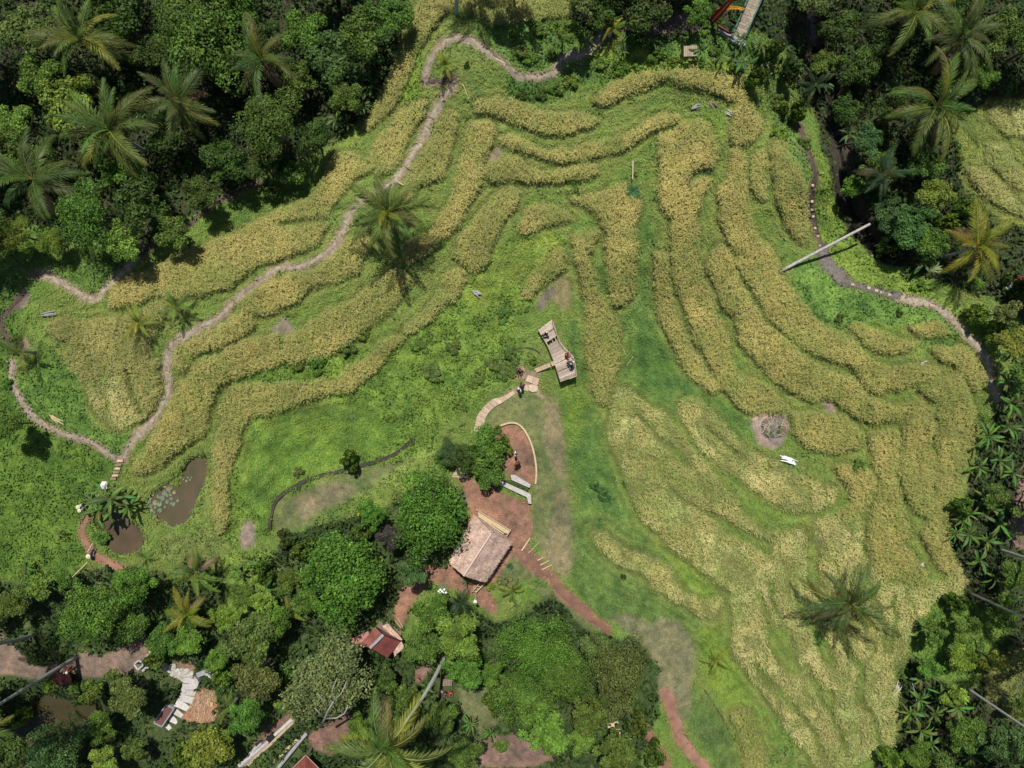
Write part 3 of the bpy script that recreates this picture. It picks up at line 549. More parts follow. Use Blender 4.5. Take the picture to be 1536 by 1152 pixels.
# footpaths: (width px, material key, label, points)
PATHS = [
 (9.5, 'p', T(1,0,[(872,345),(860,375),(830,420),(800,460),(770,510),(745,560),(730,610),(700,660),(670,700),(640,740),(605,790),(560,815),(500,850),(450,890),(420,930),(395,980),(370,1030),(335,1075),(290,1114),(230,1149),(170,1159),(110,1156),(50,1189),(0,1229),(-44,1264),(-84,1304),(-114,1344),(-154,1379),(-214,1404),(-264,1434),(-314,1469),(-359,1505),(-379,1539),(-374,1594),(-364,1654),(-374,1714),(-404,1774),(-444,1824),(-494,1874),(-524,1914),(-549,1964),(-566,1989)])),
 (9, 'p', T(1,0,[(800,358),(745,365),(745,320),(770,260),(800,210),(840,170),(890,158),(950,180),(1000,215),(1060,260),(1100,290),(1150,330),(1204,340),(1254,335),(1299,318),(1316,285),(1320,260),(1364,250),(1414,240),(1444,225),(1474,190),(1500,150)])),
 (9, 'b', T(1,0,[(745,360),(790,355),(840,342),(872,345)])),
 (9, 'p', T(0,1,[(600,10),(550,60),(520,95),(480,130),(440,170),(410,205),(370,190),(320,160),(270,120),(220,105),(190,95)])),
 (4.5, 'b', T(0,0,[(575,1130),(640,1070),(760,1010),(840,960),(940,870),(1060,810),(1152,790)])),
 (7, 'b', T(0,1,[(100,180),(40,240),(10,290),(10,320),(30,370),(100,400)])),
 (7, 'p', T(0,1,[(55,470),(48,510),(45,550),(70,600),(110,660),(150,710),(200,745),(260,780),(330,800),(400,820),(450,860),(490,880),(530,890)])),
 (7, 'b', T(3,0,[(160,470),(175,520),(200,590),(215,640),(235,700),(250,750),(245,800),(235,850),(238,920),(250,980),(265,1030),(275,1080)])),
 (17, 'a', T(3,1,[(280,-20),(300,40),(330,80),(370,110)])),
 (8, 'a', T(3,1,[(360,110),(400,130),(440,140),(480,150),(520,160),(570,180),(620,190)])),
 (10, 'p', T(3,1,[(620,190),(680,205),(740,220),(790,245),(830,280),(870,320),(910,370),(950,400),(975,440),(995,480),(1005,540),(1020,590),(1045,640)])),
 (14, 'r', T(2,2,[(60,190),(110,240),(170,300),(210,350),(250,400),(310,450),(370,500),(435,555)])),
 (15, 'r', T(2,2,[(685,830),(705,880),(725,950),(750,1020),(790,1080),(840,1130),(900,1200)])),
 (12, 'r', T(2,2,[(580,960),(620,1010),(650,1070),(670,1120),(700,1200)])),
 (8, 'r', Z(100,690,5.76,[(190,490),(150,560),(140,650),(170,740),(220,820),(300,840),(360,890),(430,930),(530,970)])),
]
POND_A = T(0,2,[(410,60),(450,20),(540,60),(600,120),(628,155),(600,205),(540,220),(480,215),(465,130),(420,110)])
POND_B = [(309,684),(300,686),(285,691),(276,708),(257,724),(236,738),(221,752),(228,765),(243,775),(257,787),(274,783),(286,770),(293,752),(306,725),(312,700)]
POND_C = [(40,1062),(66,1042),(98,1046),(112,1060),(150,1052),(158,1076),(128,1100),(100,1130),(60,1170),(-100,1200),(-100,1100),(20,1090)]
STREAM = T(3,0,[(230,-60),(235,120),(250,280),(310,420),(340,560),(370,700),(375,800),(400,900),(440,960),(520,1060),(600,1110)])

# ------------------------------------------------------------------ rasters
def grow0(pts, f):
    cx = sum(p[0] for p in pts) / len(pts); cy = sum(p[1] for p in pts) / len(pts)
    return [(cx + (x - cx) * f, cy + (y - cy) * f) for x, y in pts]
rice_id = np.full(GX.shape, -1, int)
for i, (_, tone, pts) in enumerate(RICE):
    rice_id[poly_mask(pts)] = i
for w, pts in CARVE + [CRESCENT]:
    rice_id[line_dist(pts) < w / 2] = -1

cmap = np.zeros(GX.shape + (3,))
cmap[:] = G_MID
n1 = vnoise(38, 21); n2 = vnoise(13, 22); n3 = vnoise(90, 23); n4 = vnoise(5, 24)
mixm = np.clip(0.5 + 0.5 * n1 + 0.35 * n2, 0, 1)[..., None]
cmap = cmap * (1 - mixm) + np.array((0.16, 0.205, 0.055)) * mixm
COVER = {'g': 1, 'w': 2, 'f': 4, 'l': 5, 'n': 0}
cover = np.where(vnoise(24, 31) + 0.6 * vnoise(9, 32) > 0.65, 2, 1)
for kind, c, pts, cv in ZONES:
    m = poly_mask(pts)
    a = blur(m, {'n': 1, 'f': 3, 'l': 2}.get(cv, 8))[..., None] * (1 if cv != 'l' else 0.8)
    var = 1 + (0.2 * n1 + 0.24 * n2 + 0.18 * n4)[..., None] * np.array((1.15, 0.9, 0.8))
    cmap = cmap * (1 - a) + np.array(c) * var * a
    cover[m] = COVER[cv]
# rice ground: stubbly straw-olive soil between the clumps
rm = rice_id >= 0
ra = blur(rm, 1)[..., None]
cmap = cmap * (1 - ra) + np.array((0.16, 0.165, 0.055)) * ra
def chamfer(m):
    d = np.where(m, 0.0, 99.0)
    for _ in range(16):
        q = np.pad(d, 1, mode='edge')
        d = np.minimum.reduce([d, q[:-2, 1:-1] + 3, q[2:, 1:-1] + 3, q[1:-1, :-2] + 3, q[1:-1, 2:] + 3, q[:-2, :-2] + 4.24, q[2:, 2:] + 4.24, q[:-2, 2:] + 4.24, q[2:, :-2] + 4.24])
    return d
d_out = chamfer(rm); d_in = chamfer(~rm)
terr = (cover == 1) & ~rm
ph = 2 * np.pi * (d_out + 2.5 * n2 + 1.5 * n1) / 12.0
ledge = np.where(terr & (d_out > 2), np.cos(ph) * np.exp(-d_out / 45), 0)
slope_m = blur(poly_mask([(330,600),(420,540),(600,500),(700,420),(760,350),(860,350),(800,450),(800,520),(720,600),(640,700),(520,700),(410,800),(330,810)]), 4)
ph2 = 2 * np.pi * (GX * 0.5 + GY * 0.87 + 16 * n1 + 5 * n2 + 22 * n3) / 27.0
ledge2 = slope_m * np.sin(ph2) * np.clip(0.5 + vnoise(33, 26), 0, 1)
olive = np.where(terr, np.exp(-d_out / 16), 0)[..., None] * 0.75 * np.clip(0.6 + n2[..., None] * 0.6, 0, 1)
cmap = cmap * (1 - olive) + np.array((0.20, 0.235, 0.06)) * olive
ditch_shade = blur((d_out > 0) & (d_out < 4.5) & terr & (n1 + 0.5 * n2 > -0.35), 1)[..., None] * 0.4  # ditch soil band, darkened to paint extra shade along the bed edges
cmap = cmap * (1 - ditch_shade) + np.array((0.075, 0.085, 0.032)) * ditch_shade
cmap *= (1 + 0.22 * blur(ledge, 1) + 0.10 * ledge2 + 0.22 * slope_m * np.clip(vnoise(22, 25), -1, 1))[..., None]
cover[rm] = 3
# paths
pathd = np.full(GX.shape, 1e9)
for w, k, pts in PATHS:
    d = line_dist(pts) - w / 2
    pathd = np.minimum(pathd, d)
PC = {'p': DIRT, 'b': (0.14, 0.1, 0.08), 'a': (0.13, 0.115, 0.1), 'r': REDD}
for w, k, pts in PATHS:
    m = line_dist(pts) < w / 2 + 1.5
    a = blur(m, 1)[..., None]
    cmap = cmap * (1 - a) + np.array(PC[k]) * a
    cover[line_dist(pts) < w / 2 - 1.2] = 0
    rice_id[line_dist(pts) < w / 2 + 3] = -1
for pts in (POND_A, POND_B, POND_C):
    cover[line_dist(pts + [pts[0]]) < 9] = 2
for pts in (POND_A, POND_B, POND_C):
    cover[poly_mask(grow0(pts, .96))] = 0
CLEAR = [(24, Z(180,950,5.76,[(330,230),(470,320),(600,370),(610,440),(580,540),(510,660),(430,780),(290,890)])), (20, Z(180,950,5.76,[(440,630),(340,790)])), (12, Z(180,950,5.76,[(640,380),(800,340)])),
 (16, Z(650,590,5.76,[(700,-10),(605,50),(500,100),(440,170),(400,250),(390,340)])), (22, Z(650,590,5.76,[(240,620),(240,720)])), (14, Z(340,1040,9.6,[(960,350),(190,1030)])), (9, Z(340,1040,9.6,[(1110,600),(740,1075)])),
 (16, [(208,995),(222,1005)]), (22, [(1100,75),(1112,45),(1130,10)]), (26, [(660,1018),(678,1036)]), (30, [(835,525),(845,560)]), (12, [(803,556),(830,546)]), (18, [(540,960),(600,965)])]
for w, pts in CLEAR:
    cover[line_dist(pts, GX, GY) < w / 2] = 0
st = line_dist(STREAM)
cover[st < 13] = 0
a = np.clip((22 - st) / 8, 0, 1)[..., None]
cmap = cmap * (1 - a) + np.array((0.06, 0.05, 0.04)) * a
a = blur(line_dist(CRESCENT[1]) < 3, 1)[..., None]
cmap = cmap * (1 - a) + np.array((0.05, 0.07, 0.03)) * a

# height: broad valley form + raised rice beds + gullies and ponds
CP = [(700,60,4.0),(1035,75,4.5),(1110,30,5),(300,450,1.5),(100,450,0.5),(200,640,-0.5),(250,740,-2.2),(180,800,-2.4),(835,525,0.4),
 (785,690,0.2),(720,820,0.0),(560,600,-0.6),(450,680,-1.0),(640,500,0.8),(580,320,2.6),(900,240,2.6),(1000,200,3.0),(990,520,-2.6),(930,560,-2.4),
 (900,330,1.8),(1150,640,-1.4),(1250,500,0.2),(1400,560,1.2),(1200,250,1.5),(1450,450,1.8),(1350,750,-0.5),(1280,900,-1.2),(1150,1000,-1.5),
 (900,760,-1.2),(980,980,-1.0),(870,900,-0.4),(1000,820,-1.5),(300,100,-1),(400,250,-1.5),(100,200,0.5),(480,100,-1.5),(330,330,0),(40,100,2),
 (1270,330,-4.5),(1250,150,-3.5),(1230,0,-3),(1380,170,-1.5),(1500,250,1.0),(1480,60,0),(1400,360,-2),(1500,700,-2.2),(1450,880,-1.5),(1500,1050,-2),
 (1350,1120,-2),(500,1000,-1),(300,1000,-1.5),(120,1000,-3),(70,1100,-5),(200,900,-2.5),(275,1040,-2.2),(240,1090,-3),(650,1050,-1),(800,1000,-1),(900,1120,-1.5),(1050,1120,-2),(0,700,-1),(-200,600,0),(1700,600,0),(768,-180,4),(768,1330,-2),(-200,-150,1),(1750,1300,-1)]
cp = np.array(CP, float)
num = np.zeros(GX.shape); den = np.zeros(GX.shape)
for x, y, z in cp:
    w = 1.0 / ((GX - x) ** 2 + (GY - y) ** 2 + 45 ** 2) ** 1.6
    num += w * z; den += w
zmap = num / den
zmap = blur(zmap, 6)
lodged = blur(np.isin(rice_id, [i for i, r in enumerate(RICE) if r[1] in ('straw', 'pale')]), 12)
ditch = blur((d_out > 0) & (d_out < 4.5) & terr & (n1 + 0.5 * n2 > -0.35), 1) * np.clip(1 - 3 * lodged, 0, 1)  # shallow ditch carved along bed edges so shade falls there
zmap += (0.34 - 0.14 * np.clip(lodged * 2, 0, 1)) * blur(rice_id >= 0, 1) - 0.13 * ditch + 0.10 * blur(ledge, 1) + 0.11 * ledge2
zmap += 0.10 * vnoise(17, 41) + 0.22 * vnoise(60, 42)
fm = blur(cover == 4, 6)
zmap += fm * (0.6 * vnoise(40, 43))
flat = blur((cover == 0) | (cover == 5), 3)
smooth = blur(num / den, 6)
zmap = zmap * (1 - 0.85 * flat) + smooth * 0.85 * flat
zmap -= np.clip((20 - st) / 20, 0, 1) * 1.3
WATER = {}
for nm, pts in (('a', POND_A), ('b', POND_B), ('c', POND_C)):
    m = poly_mask(pts, GX, GY)
    lvl = float(smooth[m].min()) - 0.15
    WATER[nm] = lvl
    a = blur(m, 4)
    zmap = zmap * (1 - np.clip(a * 1.6, 0, 1)) + np.clip(a * 1.6, 0, 1) * (lvl - 0.35)
    a2 = np.clip((blur(m, 14) * 3), 0, 1) * (1 - np.clip(a * 1.6, 0, 1))
    zmap = np.maximum(zmap, np.where(a2 > 0.05, np.minimum(zmap, zmap), zmap))

def ground_z(px, py):
    return samp(zmap, px, py)

def G(px, py, dz=0.0):
    """world point on the ground seen at this pixel"""
    z = float(ground_z(px, py))
    return W(px, py, z) + Vector((0, 0, dz))

def to_px(x, y, z):
    k = S * (H - z) / H
    return 768 + x / k, 576 - y / k

def gz_world(x, y):
    z = 0.0
    for _ in range(6):
        px, py = to_px(x, y, z)
        z = 0.5 * z + 0.5 * float(samp(zmap, px, py)) if _ < 5 else float(samp(zmap, px, py))
    return z

# ------------------------------------------------------------------ ground: one sheet out to the horizon
ext = np.array([60, 160, 340, 700, 1500, 3500, 9000, 22000, 42000], float)
mx = np.concatenate([X0 - ext[::-1], RX, X1 + ext])
my = np.concatenate([Y0 - ext[::-1], RY, Y1 + ext])
MX, MY = np.meshgrid(mx, my)
MZ = samp(zmap, MX, MY)
kk = S * (H - MZ) / H
V = np.stack([(MX - 768) * kk, -(MY - 576) * kk, MZ], -1).reshape(-1, 3)
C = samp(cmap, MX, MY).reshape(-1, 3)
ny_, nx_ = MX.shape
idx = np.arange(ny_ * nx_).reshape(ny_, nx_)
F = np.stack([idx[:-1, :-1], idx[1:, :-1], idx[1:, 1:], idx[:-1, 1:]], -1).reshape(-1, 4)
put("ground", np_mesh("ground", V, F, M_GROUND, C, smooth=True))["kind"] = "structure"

# ------------------------------------------------------------------ strips of path draped on the ground
def resample(pts, step):
    out = [pts[0]]; acc = 0.0
    for a, b in zip(pts[:-1], pts[1:]):
        L = math.hypot(b[0] - a[0], b[1] - a[1]); n = max(1, int(L / step))
        out += [(a[0] + (b[0] - a[0]) * i / n, a[1] + (b[1] - a[1]) * i / n) for i in range(1, n + 1)]
    return out

def smooth_line(pts, it=2):
    for _ in range(it):
        q = [pts[0]]
        for a, b in zip(pts[:-1], pts[1:]):
            q += [(a[0] * .75 + b[0] * .25, a[1] * .75 + b[1] * .25), (a[0] * .25 + b[0] * .75, a[1] * .25 + b[1] * .75)]
        q.append(pts[-1]); pts = q
    return pts

def ribbon(name, pts, w, mat, dz, seed, rag=0.42, label=None):
    pts = resample(smooth_line(pts), 2.5)
    rs = np.random.default_rng(seed)
    n = len(pts)
    P = np.array(pts); D = np.gradient(P, axis=0); D /= (np.linalg.norm(D, axis=1, keepdims=True) + 1e-9)
    Nn = np.stack([-D[:, 1], D[:, 0]], 1)
    jl = np.convolve(rs.uniform(-1, 1, n + 6), np.ones(4) / 4, 'same')[3:-3] * 2 * rag
    jr = np.convolve(rs.uniform(-1, 1, n + 6), np.ones(4) / 4, 'same')[3:-3] * 2 * rag
    K = 5
    V = []
    for j in range(K):
        t = -1 + 2 * j / (K - 1)
        off = t * w / 2 * (1 + (jl if t < 0 else jr))
        q = P + Nn * off[:, None]
        z = ground_z(q[:, 0], q[:, 1]) + dz - 0.07 * (abs(t) ** 4)
        k = S * (H - z) / H
        V.append(np.stack([(q[:, 0] - 768) * k, -(q[:, 1] - 576) * k, z], 1))
    V = np.stack(V, 1).reshape(-1, 3)
    ii = np.arange(n * K).reshape(n, K)
    F = np.stack([ii[:-1, :-1], ii[:-1, 1:], ii[1:, 1:], ii[1:, :-1]], -1).reshape(-1, 4)
    o = put(name, np_mesh(name, V, F, mat, smooth=True))
    o["kind"] = "structure"
    return o
PM = {'p': M_PATH, 'b': M_DARKDIRT, 'a': M_ASH, 'r': M_REDDIRT}
for i, (w, k, pts) in enumerate(PATHS):
    ribbon("footpath", pts, w, PM[k], 0.045 + 0.004 * i, 50 + i)

def water(name, pts, lvl, c1, c2, rough=0.1):
    mb = MB(); q = [W(x, y, lvl) for x, y in smooth_line(pts + [pts[0]], 1)[:-1]]
    mb.add(q, [tuple(range(len(q)))])
    me = mb.mesh(name, water_mat(name + "_surface", c1, c2, rough))
    o = put(name, me); o["kind"] = "structure"; return o
def grow(pts, f):
    cx = sum(p[0] for p in pts) / len(pts); cy = sum(p[1] for p in pts) / len(pts)
    return [(cx + (x - cx) * f, cy + (y - cy) * f) for x, y in pts]
water("pond_water", grow(POND_A, 1.1), WATER['a'], (0.12, 0.09, 0.055), (0.09, 0.068, 0.042), 0.07)
water("pond_water", grow(POND_B, 1.12), WATER['b'], (0.125, 0.09, 0.058), (0.08, 0.078, 0.04), 0.07)
water("pond_water", grow(POND_C, 1.08), WATER['c'], (0.06, 0.05, 0.025), (0.045, 0.04, 0.02), 0.06)
s_pts = resample(STREAM, 8)
Vs = []
for i, (x, y) in enumerate(s_pts):
    z = float(ground_z(x, y)) + 0.12
    w = 9 + 3 * math.sin(i * 0.7)
    a = s_pts[max(i - 1, 0)]; b = s_pts[min(i + 1, len(s_pts) - 1)]
    L = math.hypot(b[0] - a[0], b[1] - a[1]); nx0, ny0 = -(b[1] - a[1]) / L, (b[0] - a[0]) / L
    Vs += [W(x + nx0 * w, y + ny0 * w, z), W(x - nx0 * w, y - ny0 * w, z)]
mb = MB(); mb.add(Vs, [(2 * i, 2 * i + 1, 2 * i + 3, 2 * i + 2) for i in range(len(s_pts) - 1)])
put("stream_water", mb.mesh("stream_water", water_mat("stream_surface", (0.03, 0.028, 0.022), (0.02, 0.02, 0.015), 0.15)))["kind"] = "structure"

# ------------------------------------------------------------------ blades and leaves as real geometry
def scatter(mask, per_m2, rng):
    """random pixel positions inside a raster mask"""
    iy, ix = np.nonzero(mask)
    area = (ST * S) ** 2
    n = rng.poisson(per_m2 * area, len(ix))
    px = np.repeat(RX[ix], n) + rng.uniform(-ST / 2, ST / 2, n.sum())
    py = np.repeat(RY[iy], n) + rng.uniform(-ST / 2, ST / 2, n.sum())
    return px, py

def world_np(px, py, dz):
    z0 = ground_z(px, py); z = z0 + dz
    k = S * (H - z0) / H
    return np.stack([(px - 768) * k, -(py - 576) * k, z], 1)

def blade_arrays(P, az, L, w, h0, h1, h2, col, tipcol=None):
    """P base points; bent lozenge blades arching along az"""
    n = len(P)
    d = np.stack([np.cos(az), np.sin(az), np.zeros(n)], 1)
    s = np.stack([-np.sin(az), np.cos(az), np.zeros(n)], 1)
    up = np.array([0, 0, 1.0])
    a = P + up * h0[:, None]
    m = P + d * (L * 0.5)[:, None] + up * h1[:, None]
    tip = P + d * L[:, None] + up * h2[:, None]
    V = np.stack([a, m - s * (w / 2)[:, None], m + s * (w / 2)[:, None], tip], 1).reshape(-1, 3)
    b = np.arange(n) * 4
    F = np.stack([np.stack([b, b + 1, b + 2], 1), np.stack([b + 1, b + 3, b + 2], 1)], 1).reshape(-1, 3)
    tipcol = col if tipcol is None else tipcol
    C = np.stack([col, (col + tipcol) / 2, (col + tipcol) / 2, tipcol], 1).reshape(-1, 3)
    return V, F, C

RL = np.random.default_rng(5)
px, py = scatter(rm, 112, RL)
LR = np.isin(rice_id, [i for i, r in enumerate(RICE) if r[1] in ('straw', 'pale')])
lr = near(LR, px, py)
soft = np.abs(np.sin((px * 0.90 - py * 0.42) / 17.0 + 1.4 * vnoise(60, 66, px, py) + 0.8 * vnoise(18, 67, px, py)))
soft = np.where(lr, np.clip((soft - 0.14) / 0.3, 0, 1), 1.0)
edge = np.clip(samp(d_in, px, py) / 9.0, 0, 1)
kp = RL.uniform(0, 1, len(px)) < (0.5 + 0.5 * edge) * (0.45 + 0.55 * soft)
px, py, soft, edge, lr = px[kp], py[kp], soft[kp], edge[kp], lr[kp]
ids = near(rice_id, px, py)
ok = ids >= 0
px, py, ids, soft, edge, lr = px[ok], py[ok], ids[ok], soft[ok], edge[ok], lr[ok]
lodge = vnoise(30, 61, px, py) * 3.0                       # local lean of the crop
height = (0.56 + 0.13 * vnoise(6, 62, px, py) + 0.10 * vnoise(20, 63, px, py)) * (0.72 + 0.28 * edge) * (0.5 + 0.5 * soft) * np.where(lr, 0.72, 1.0)
ripe = np.clip(0.55 + 0.5 * vnoise(45, 64, px, py) + 0.35 * vnoise(11, 65, px, py) + RL.normal(0, 0.24, len(px)), 0, 1) * (0.25 + 0.75 * soft) * (0.6 + 0.4 * edge)
flat_ = np.clip((vnoise(22, 68, px, py) + 0.2 * vnoise(7, 69, px, py) - 0.2) * 2.0, 0, 1) * lr
gold = np.array([TONE[r[1]][0] for r in RICE])[ids]; green = np.array([TONE[r[1]][1] for r in RICE])[ids]
rc = (green * (1 - ripe[:, None]) + gold * ripe[:, None]) * RL.uniform(0.72, 1.2, (len(px), 1))
rc = rc * (1 + 0.28 * flat_[:, None] * np.array((1.0, 0.92, 1.5)))
height *= 1 - 0.4 * flat_
az = lodge + RL.normal(0, 1, len(px)) * np.where(lr, 0.7, 1.4)
P = world_np(px, py, 0.0)
n = len(px)
L_ = RL.uniform(0.2, 0.42, n)
V, F, C = blade_arrays(P, az, L_, RL.uniform(0.036, 0.062, n), height * 0.45, height, height * RL.uniform(0.55, 0.95, n), rc * 0.95, rc * 1.12)
for i, (look, tone, pts) in enumerate(RICE):
    sel = np.nonzero(ids == i)[0]
    if len(sel) < 30: continue
    vv = V.reshape(-1, 4, 3)[sel].reshape(-1, 3); c_ = C.reshape(-1, 4, 3)[sel].reshape(-1, 3)
    b = np.arange(len(sel)) * 4
    ff = np.stack([np.stack([b, b + 1, b + 2], 1), np.stack([b + 1, b + 3, b + 2], 1)], 1).reshape(-1, 3)
    ctr = vv.mean(0)
    o = put("rice_bed", np_mesh("rice_bed", vv - ctr, ff, M_RICE, c_), loc=ctr)
    tag(o, look, "rice bed", "rice beds on the terraces", "stuff")

def colour_at(px, py, rng, spread=0.22):
    c = samp(cmap, px, py)
    return c * rng.uniform(1 - spread, 1 + spread * 1.2, (len(px), 1))

# grass on banks, slopes and lawns
px, py = scatter(cover == 1, 58, RL)
q = scatter(cover == 5, 22, RL)
lawn = np.concatenate([np.zeros(len(px)), np.ones(len(q[0]))])
px = np.concatenate([px, q[0]]); py = np.concatenate([py, q[1]])
n = len(px)
fr = (np.exp(-samp(d_out, px, py) / 7.0) * 0.42 * (1 - lawn))[:, None] * (RL.uniform(0, 1, (n, 1)) < 0.75)
hgt = np.where(lawn > 0, 0.05, 0.17 + 0.1 * vnoise(8, 71, px, py))
az = vnoise(25, 72, px, py) * 3.2 + RL.normal(0, 1.0, n)
gc = colour_at(px, py, RL) * np.where(lawn > 0, 1.1, 1.45)[:, None] * np.array((1.08, 1.0, 0.85))
gc = gc * (1 + 0.25 * RL.normal(0, 1, (n, 1)) * np.array([[1.0, 0.5, 0.3]])).clip(0.5, 1.7)
gc = gc * (1 - fr) + np.array((0.38, 0.38, 0.115)) * fr * RL.uniform(0.6, 1.3, (n, 1))
L_ = np.where(lawn > 0, 0.12, RL.uniform(0.18, 0.42, n))
V, F, C = blade_arrays(world_np(px, py, 0), az, L_, np.where(lawn > 0, 0.03, RL.uniform(0.035, 0.06, n)), hgt * 0.1, hgt, hgt * 0.8, gc, gc * 1.1)
tag(put("grass", np_mesh("grass", V, F, M_GRASS, C)), "green grass growing on the terrace banks and lawns", "grass", None, "stuff")

def leaf_quads(P, nrm, size, asp, rng, col):
    """leaf-shaped lozenges (two bent triangles) at P with normals nrm"""
    n = len(P)
    t = rng.normal(0, 1, (n, 3)); t -= nrm * (t * nrm).sum(1, keepdims=True); t /= np.linalg.norm(t, axis=1, keepdims=True) + 1e-9
    b = np.cross(nrm, t)
    L = size[:, None]; w = (size * asp)[:, None]
    V = np.stack([P - t * L * .5, P + b * w * .5 - nrm * w * .18, P - b * w * .5 - nrm * w * .18, P + t * L * .5 - nrm * L * .12], 1)
    V[:, 0] -= nrm * L * 0.05
    i = np.arange(n) * 4
    F = np.stack([np.stack([i, i + 1, i + 3], 1), np.stack([i, i + 3, i + 2], 1)], 1).reshape(-1, 3)
    C = np.repeat(col, 4, 0)
    return V.reshape(-1, 3), F, C

# broadleaf weeds
px, py = scatter((cover == 2), 30, RL)
n = len(px)
hb = np.clip(0.22 + 0.28 * vnoise(9, 81, px, py) + 0.15 * vnoise(22, 82, px, py), 0.04, 1) * RL.uniform(0.5, 1.05, n)
nr = RL.normal(0, 0.5, (n, 3)) + np.array([0, 0, 1.0]); nr /= np.linalg.norm(nr, axis=1, keepdims=True)
wc = colour_at(px, py, RL, 0.4) * 1.05
V, F, C = leaf_quads(world_np(px, py, hb), nr, RL.uniform(0.14, 0.34, n), RL.uniform(0.35, 0.8, n), RL, wc)
tag(put("weeds", np_mesh("weeds", V, F, M_LEAF, C)), "broad leaved weeds and creepers covering the steep banks", "weeds", None, "stuff")

# forest undergrowth
px, py = scatter((cover == 4) & (st > 14), 17, RL)
n = len(px)
hb = np.clip(0.9 + 1.1 * vnoise(20, 91, px, py) + 0.7 * vnoise(8, 92, px, py), 0.1, 3) * RL.uniform(0.45, 1.0, n)
nr = RL.normal(0, 0.55, (n, 3)) + np.array([0, 0, 1.0]); nr /= np.linalg.norm(nr, axis=1, keepdims=True)
g = RL.uniform(0, 1, (n, 1)); zone = (0.5 + 0.5 * vnoise(32, 93, px, py))[:, None]
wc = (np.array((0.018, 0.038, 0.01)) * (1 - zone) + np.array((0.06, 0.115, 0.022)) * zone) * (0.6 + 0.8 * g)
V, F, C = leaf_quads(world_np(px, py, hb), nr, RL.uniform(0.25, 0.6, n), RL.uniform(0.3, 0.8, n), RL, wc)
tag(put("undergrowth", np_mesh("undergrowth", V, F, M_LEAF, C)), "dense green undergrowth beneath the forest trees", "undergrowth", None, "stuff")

# ------------------------------------------------------------------ trees and shrubs
def crown_mesh(name, seed, nleaf, leaf, nlobe, flat=0.75, asp=0.55, open_=0.0):
    """unit crown: leaves spread over and inside many lobes"""
    rg = np.random.default_rng(seed)
    a = rg.uniform(0, 2 * np.pi, nlobe); u = rg.uniform(0, 1, nlobe) ** 0.55
    rr = u * rg.uniform(0.6, 0.88, nlobe)
    irr = 1 + 0.16 * np.sin(a * 2 + seed) + 0.12 * np.sin(a * 3 + seed * 1.7)
    rr = rr * irr
    ctr = np.stack([np.cos(a) * rr, np.sin(a) * rr, flat * np.sqrt(np.clip(1 - (rr / 1.15) ** 2, 0.02, 1)) * rg.uniform(0.25, 0.85, nlobe)], 1)
    lr = rg.uniform(0.14, 0.34, nlobe)
    li = rg.choice(nlobe, nleaf, p=lr ** 2 / (lr ** 2).sum())
    v = rg.normal(0, 1, (nleaf, 3)); v[:, 2] = np.abs(v[:, 2]) * 1.0 - 0.25
    v /= np.linalg.norm(v, axis=1, keepdims=True)
    rad = lr[li] * rg.uniform(0.55, 1.08, nleaf)
    P = ctr[li] + v * rad[:, None]
    nr = v * 0.8 + rg.normal(0, 0.45, (nleaf, 3)) + np.array([0, 0, 0.5]); nr /= np.linalg.norm(nr, axis=1, keepdims=True)
    lobe_tone = rg.uniform(0.75, 1.25, nlobe)[li]
    col = np.array((1.0, 1.0, 1.0)) * (lobe_tone * rg.uniform(0.6, 1.4, nleaf))[:, None]
    yel = rg.uniform(0, 1, nleaf) ** 3
    col = col * (1 + yel[:, None] * np.array((0.75, 0.32, 0.0)))
    V, F, C = leaf_quads(P, nr, leaf * rg.uniform(0.65, 1.3, nleaf), np.full(nleaf, asp) * rg.uniform(0.8, 1.2, nleaf), rg, col)
    return np_mesh(name, V, F, M_LEAF, C)

CROWN_BIG = [crown_mesh("crown_leaves", s, 9500, 0.062, 60) for s in (1, 2, 3, 4, 5)]
CROWN_FINE = [crown_mesh("crown_leaves", s, 13000, 0.042, 46, 0.62, 0.5) for s in (11, 12)]
CROWN_MED = [crown_mesh("crown_leaves", s, 4800, 0.10, 30) for s in (21, 22, 23, 24)]
CROWN_SMALL = [crown_mesh("shrub_leaves", s, 1500, 0.2, 26) for s in (31, 32, 33)]
CROWN_FEATHER = [crown_mesh("feathery_leaves", s, 6500, 0.15, 34, 0.7, 0.16) for s in (41, 42)]

def trunk_mesh(seed, limbs=6):
    rs = random.Random(seed); m = MB()
    top = Vector((rs.uniform(-.06, .06), rs.uniform(-.06, .06), 0.8))
    m.tube([(0, 0, -0.08), (0.01, 0, 0.2), tuple(top * 0.6), tuple(top)], [0.075, 0.055, 0.045, 0.025], 8)
    for i in range(limbs):
        a = i * 2.4 + rs.random(); b = top * rs.uniform(0.45, 0.9); L = rs.uniform(0.35, 0.7)
        mid = b + Vector((math.cos(a) * L * .5, math.sin(a) * L * .5, 0.13)); end = b + Vector((math.cos(a + .3) * L, math.sin(a + .3) * L, 0.2))
        m.tube([tuple(b), tuple(mid), tuple(end)], [0.028, 0.018, 0.007], 5)
    return m.mesh("trunk", M_BARK, True)
TRUNKS = [trunk_mesh(s) for s in (1, 2, 3)]

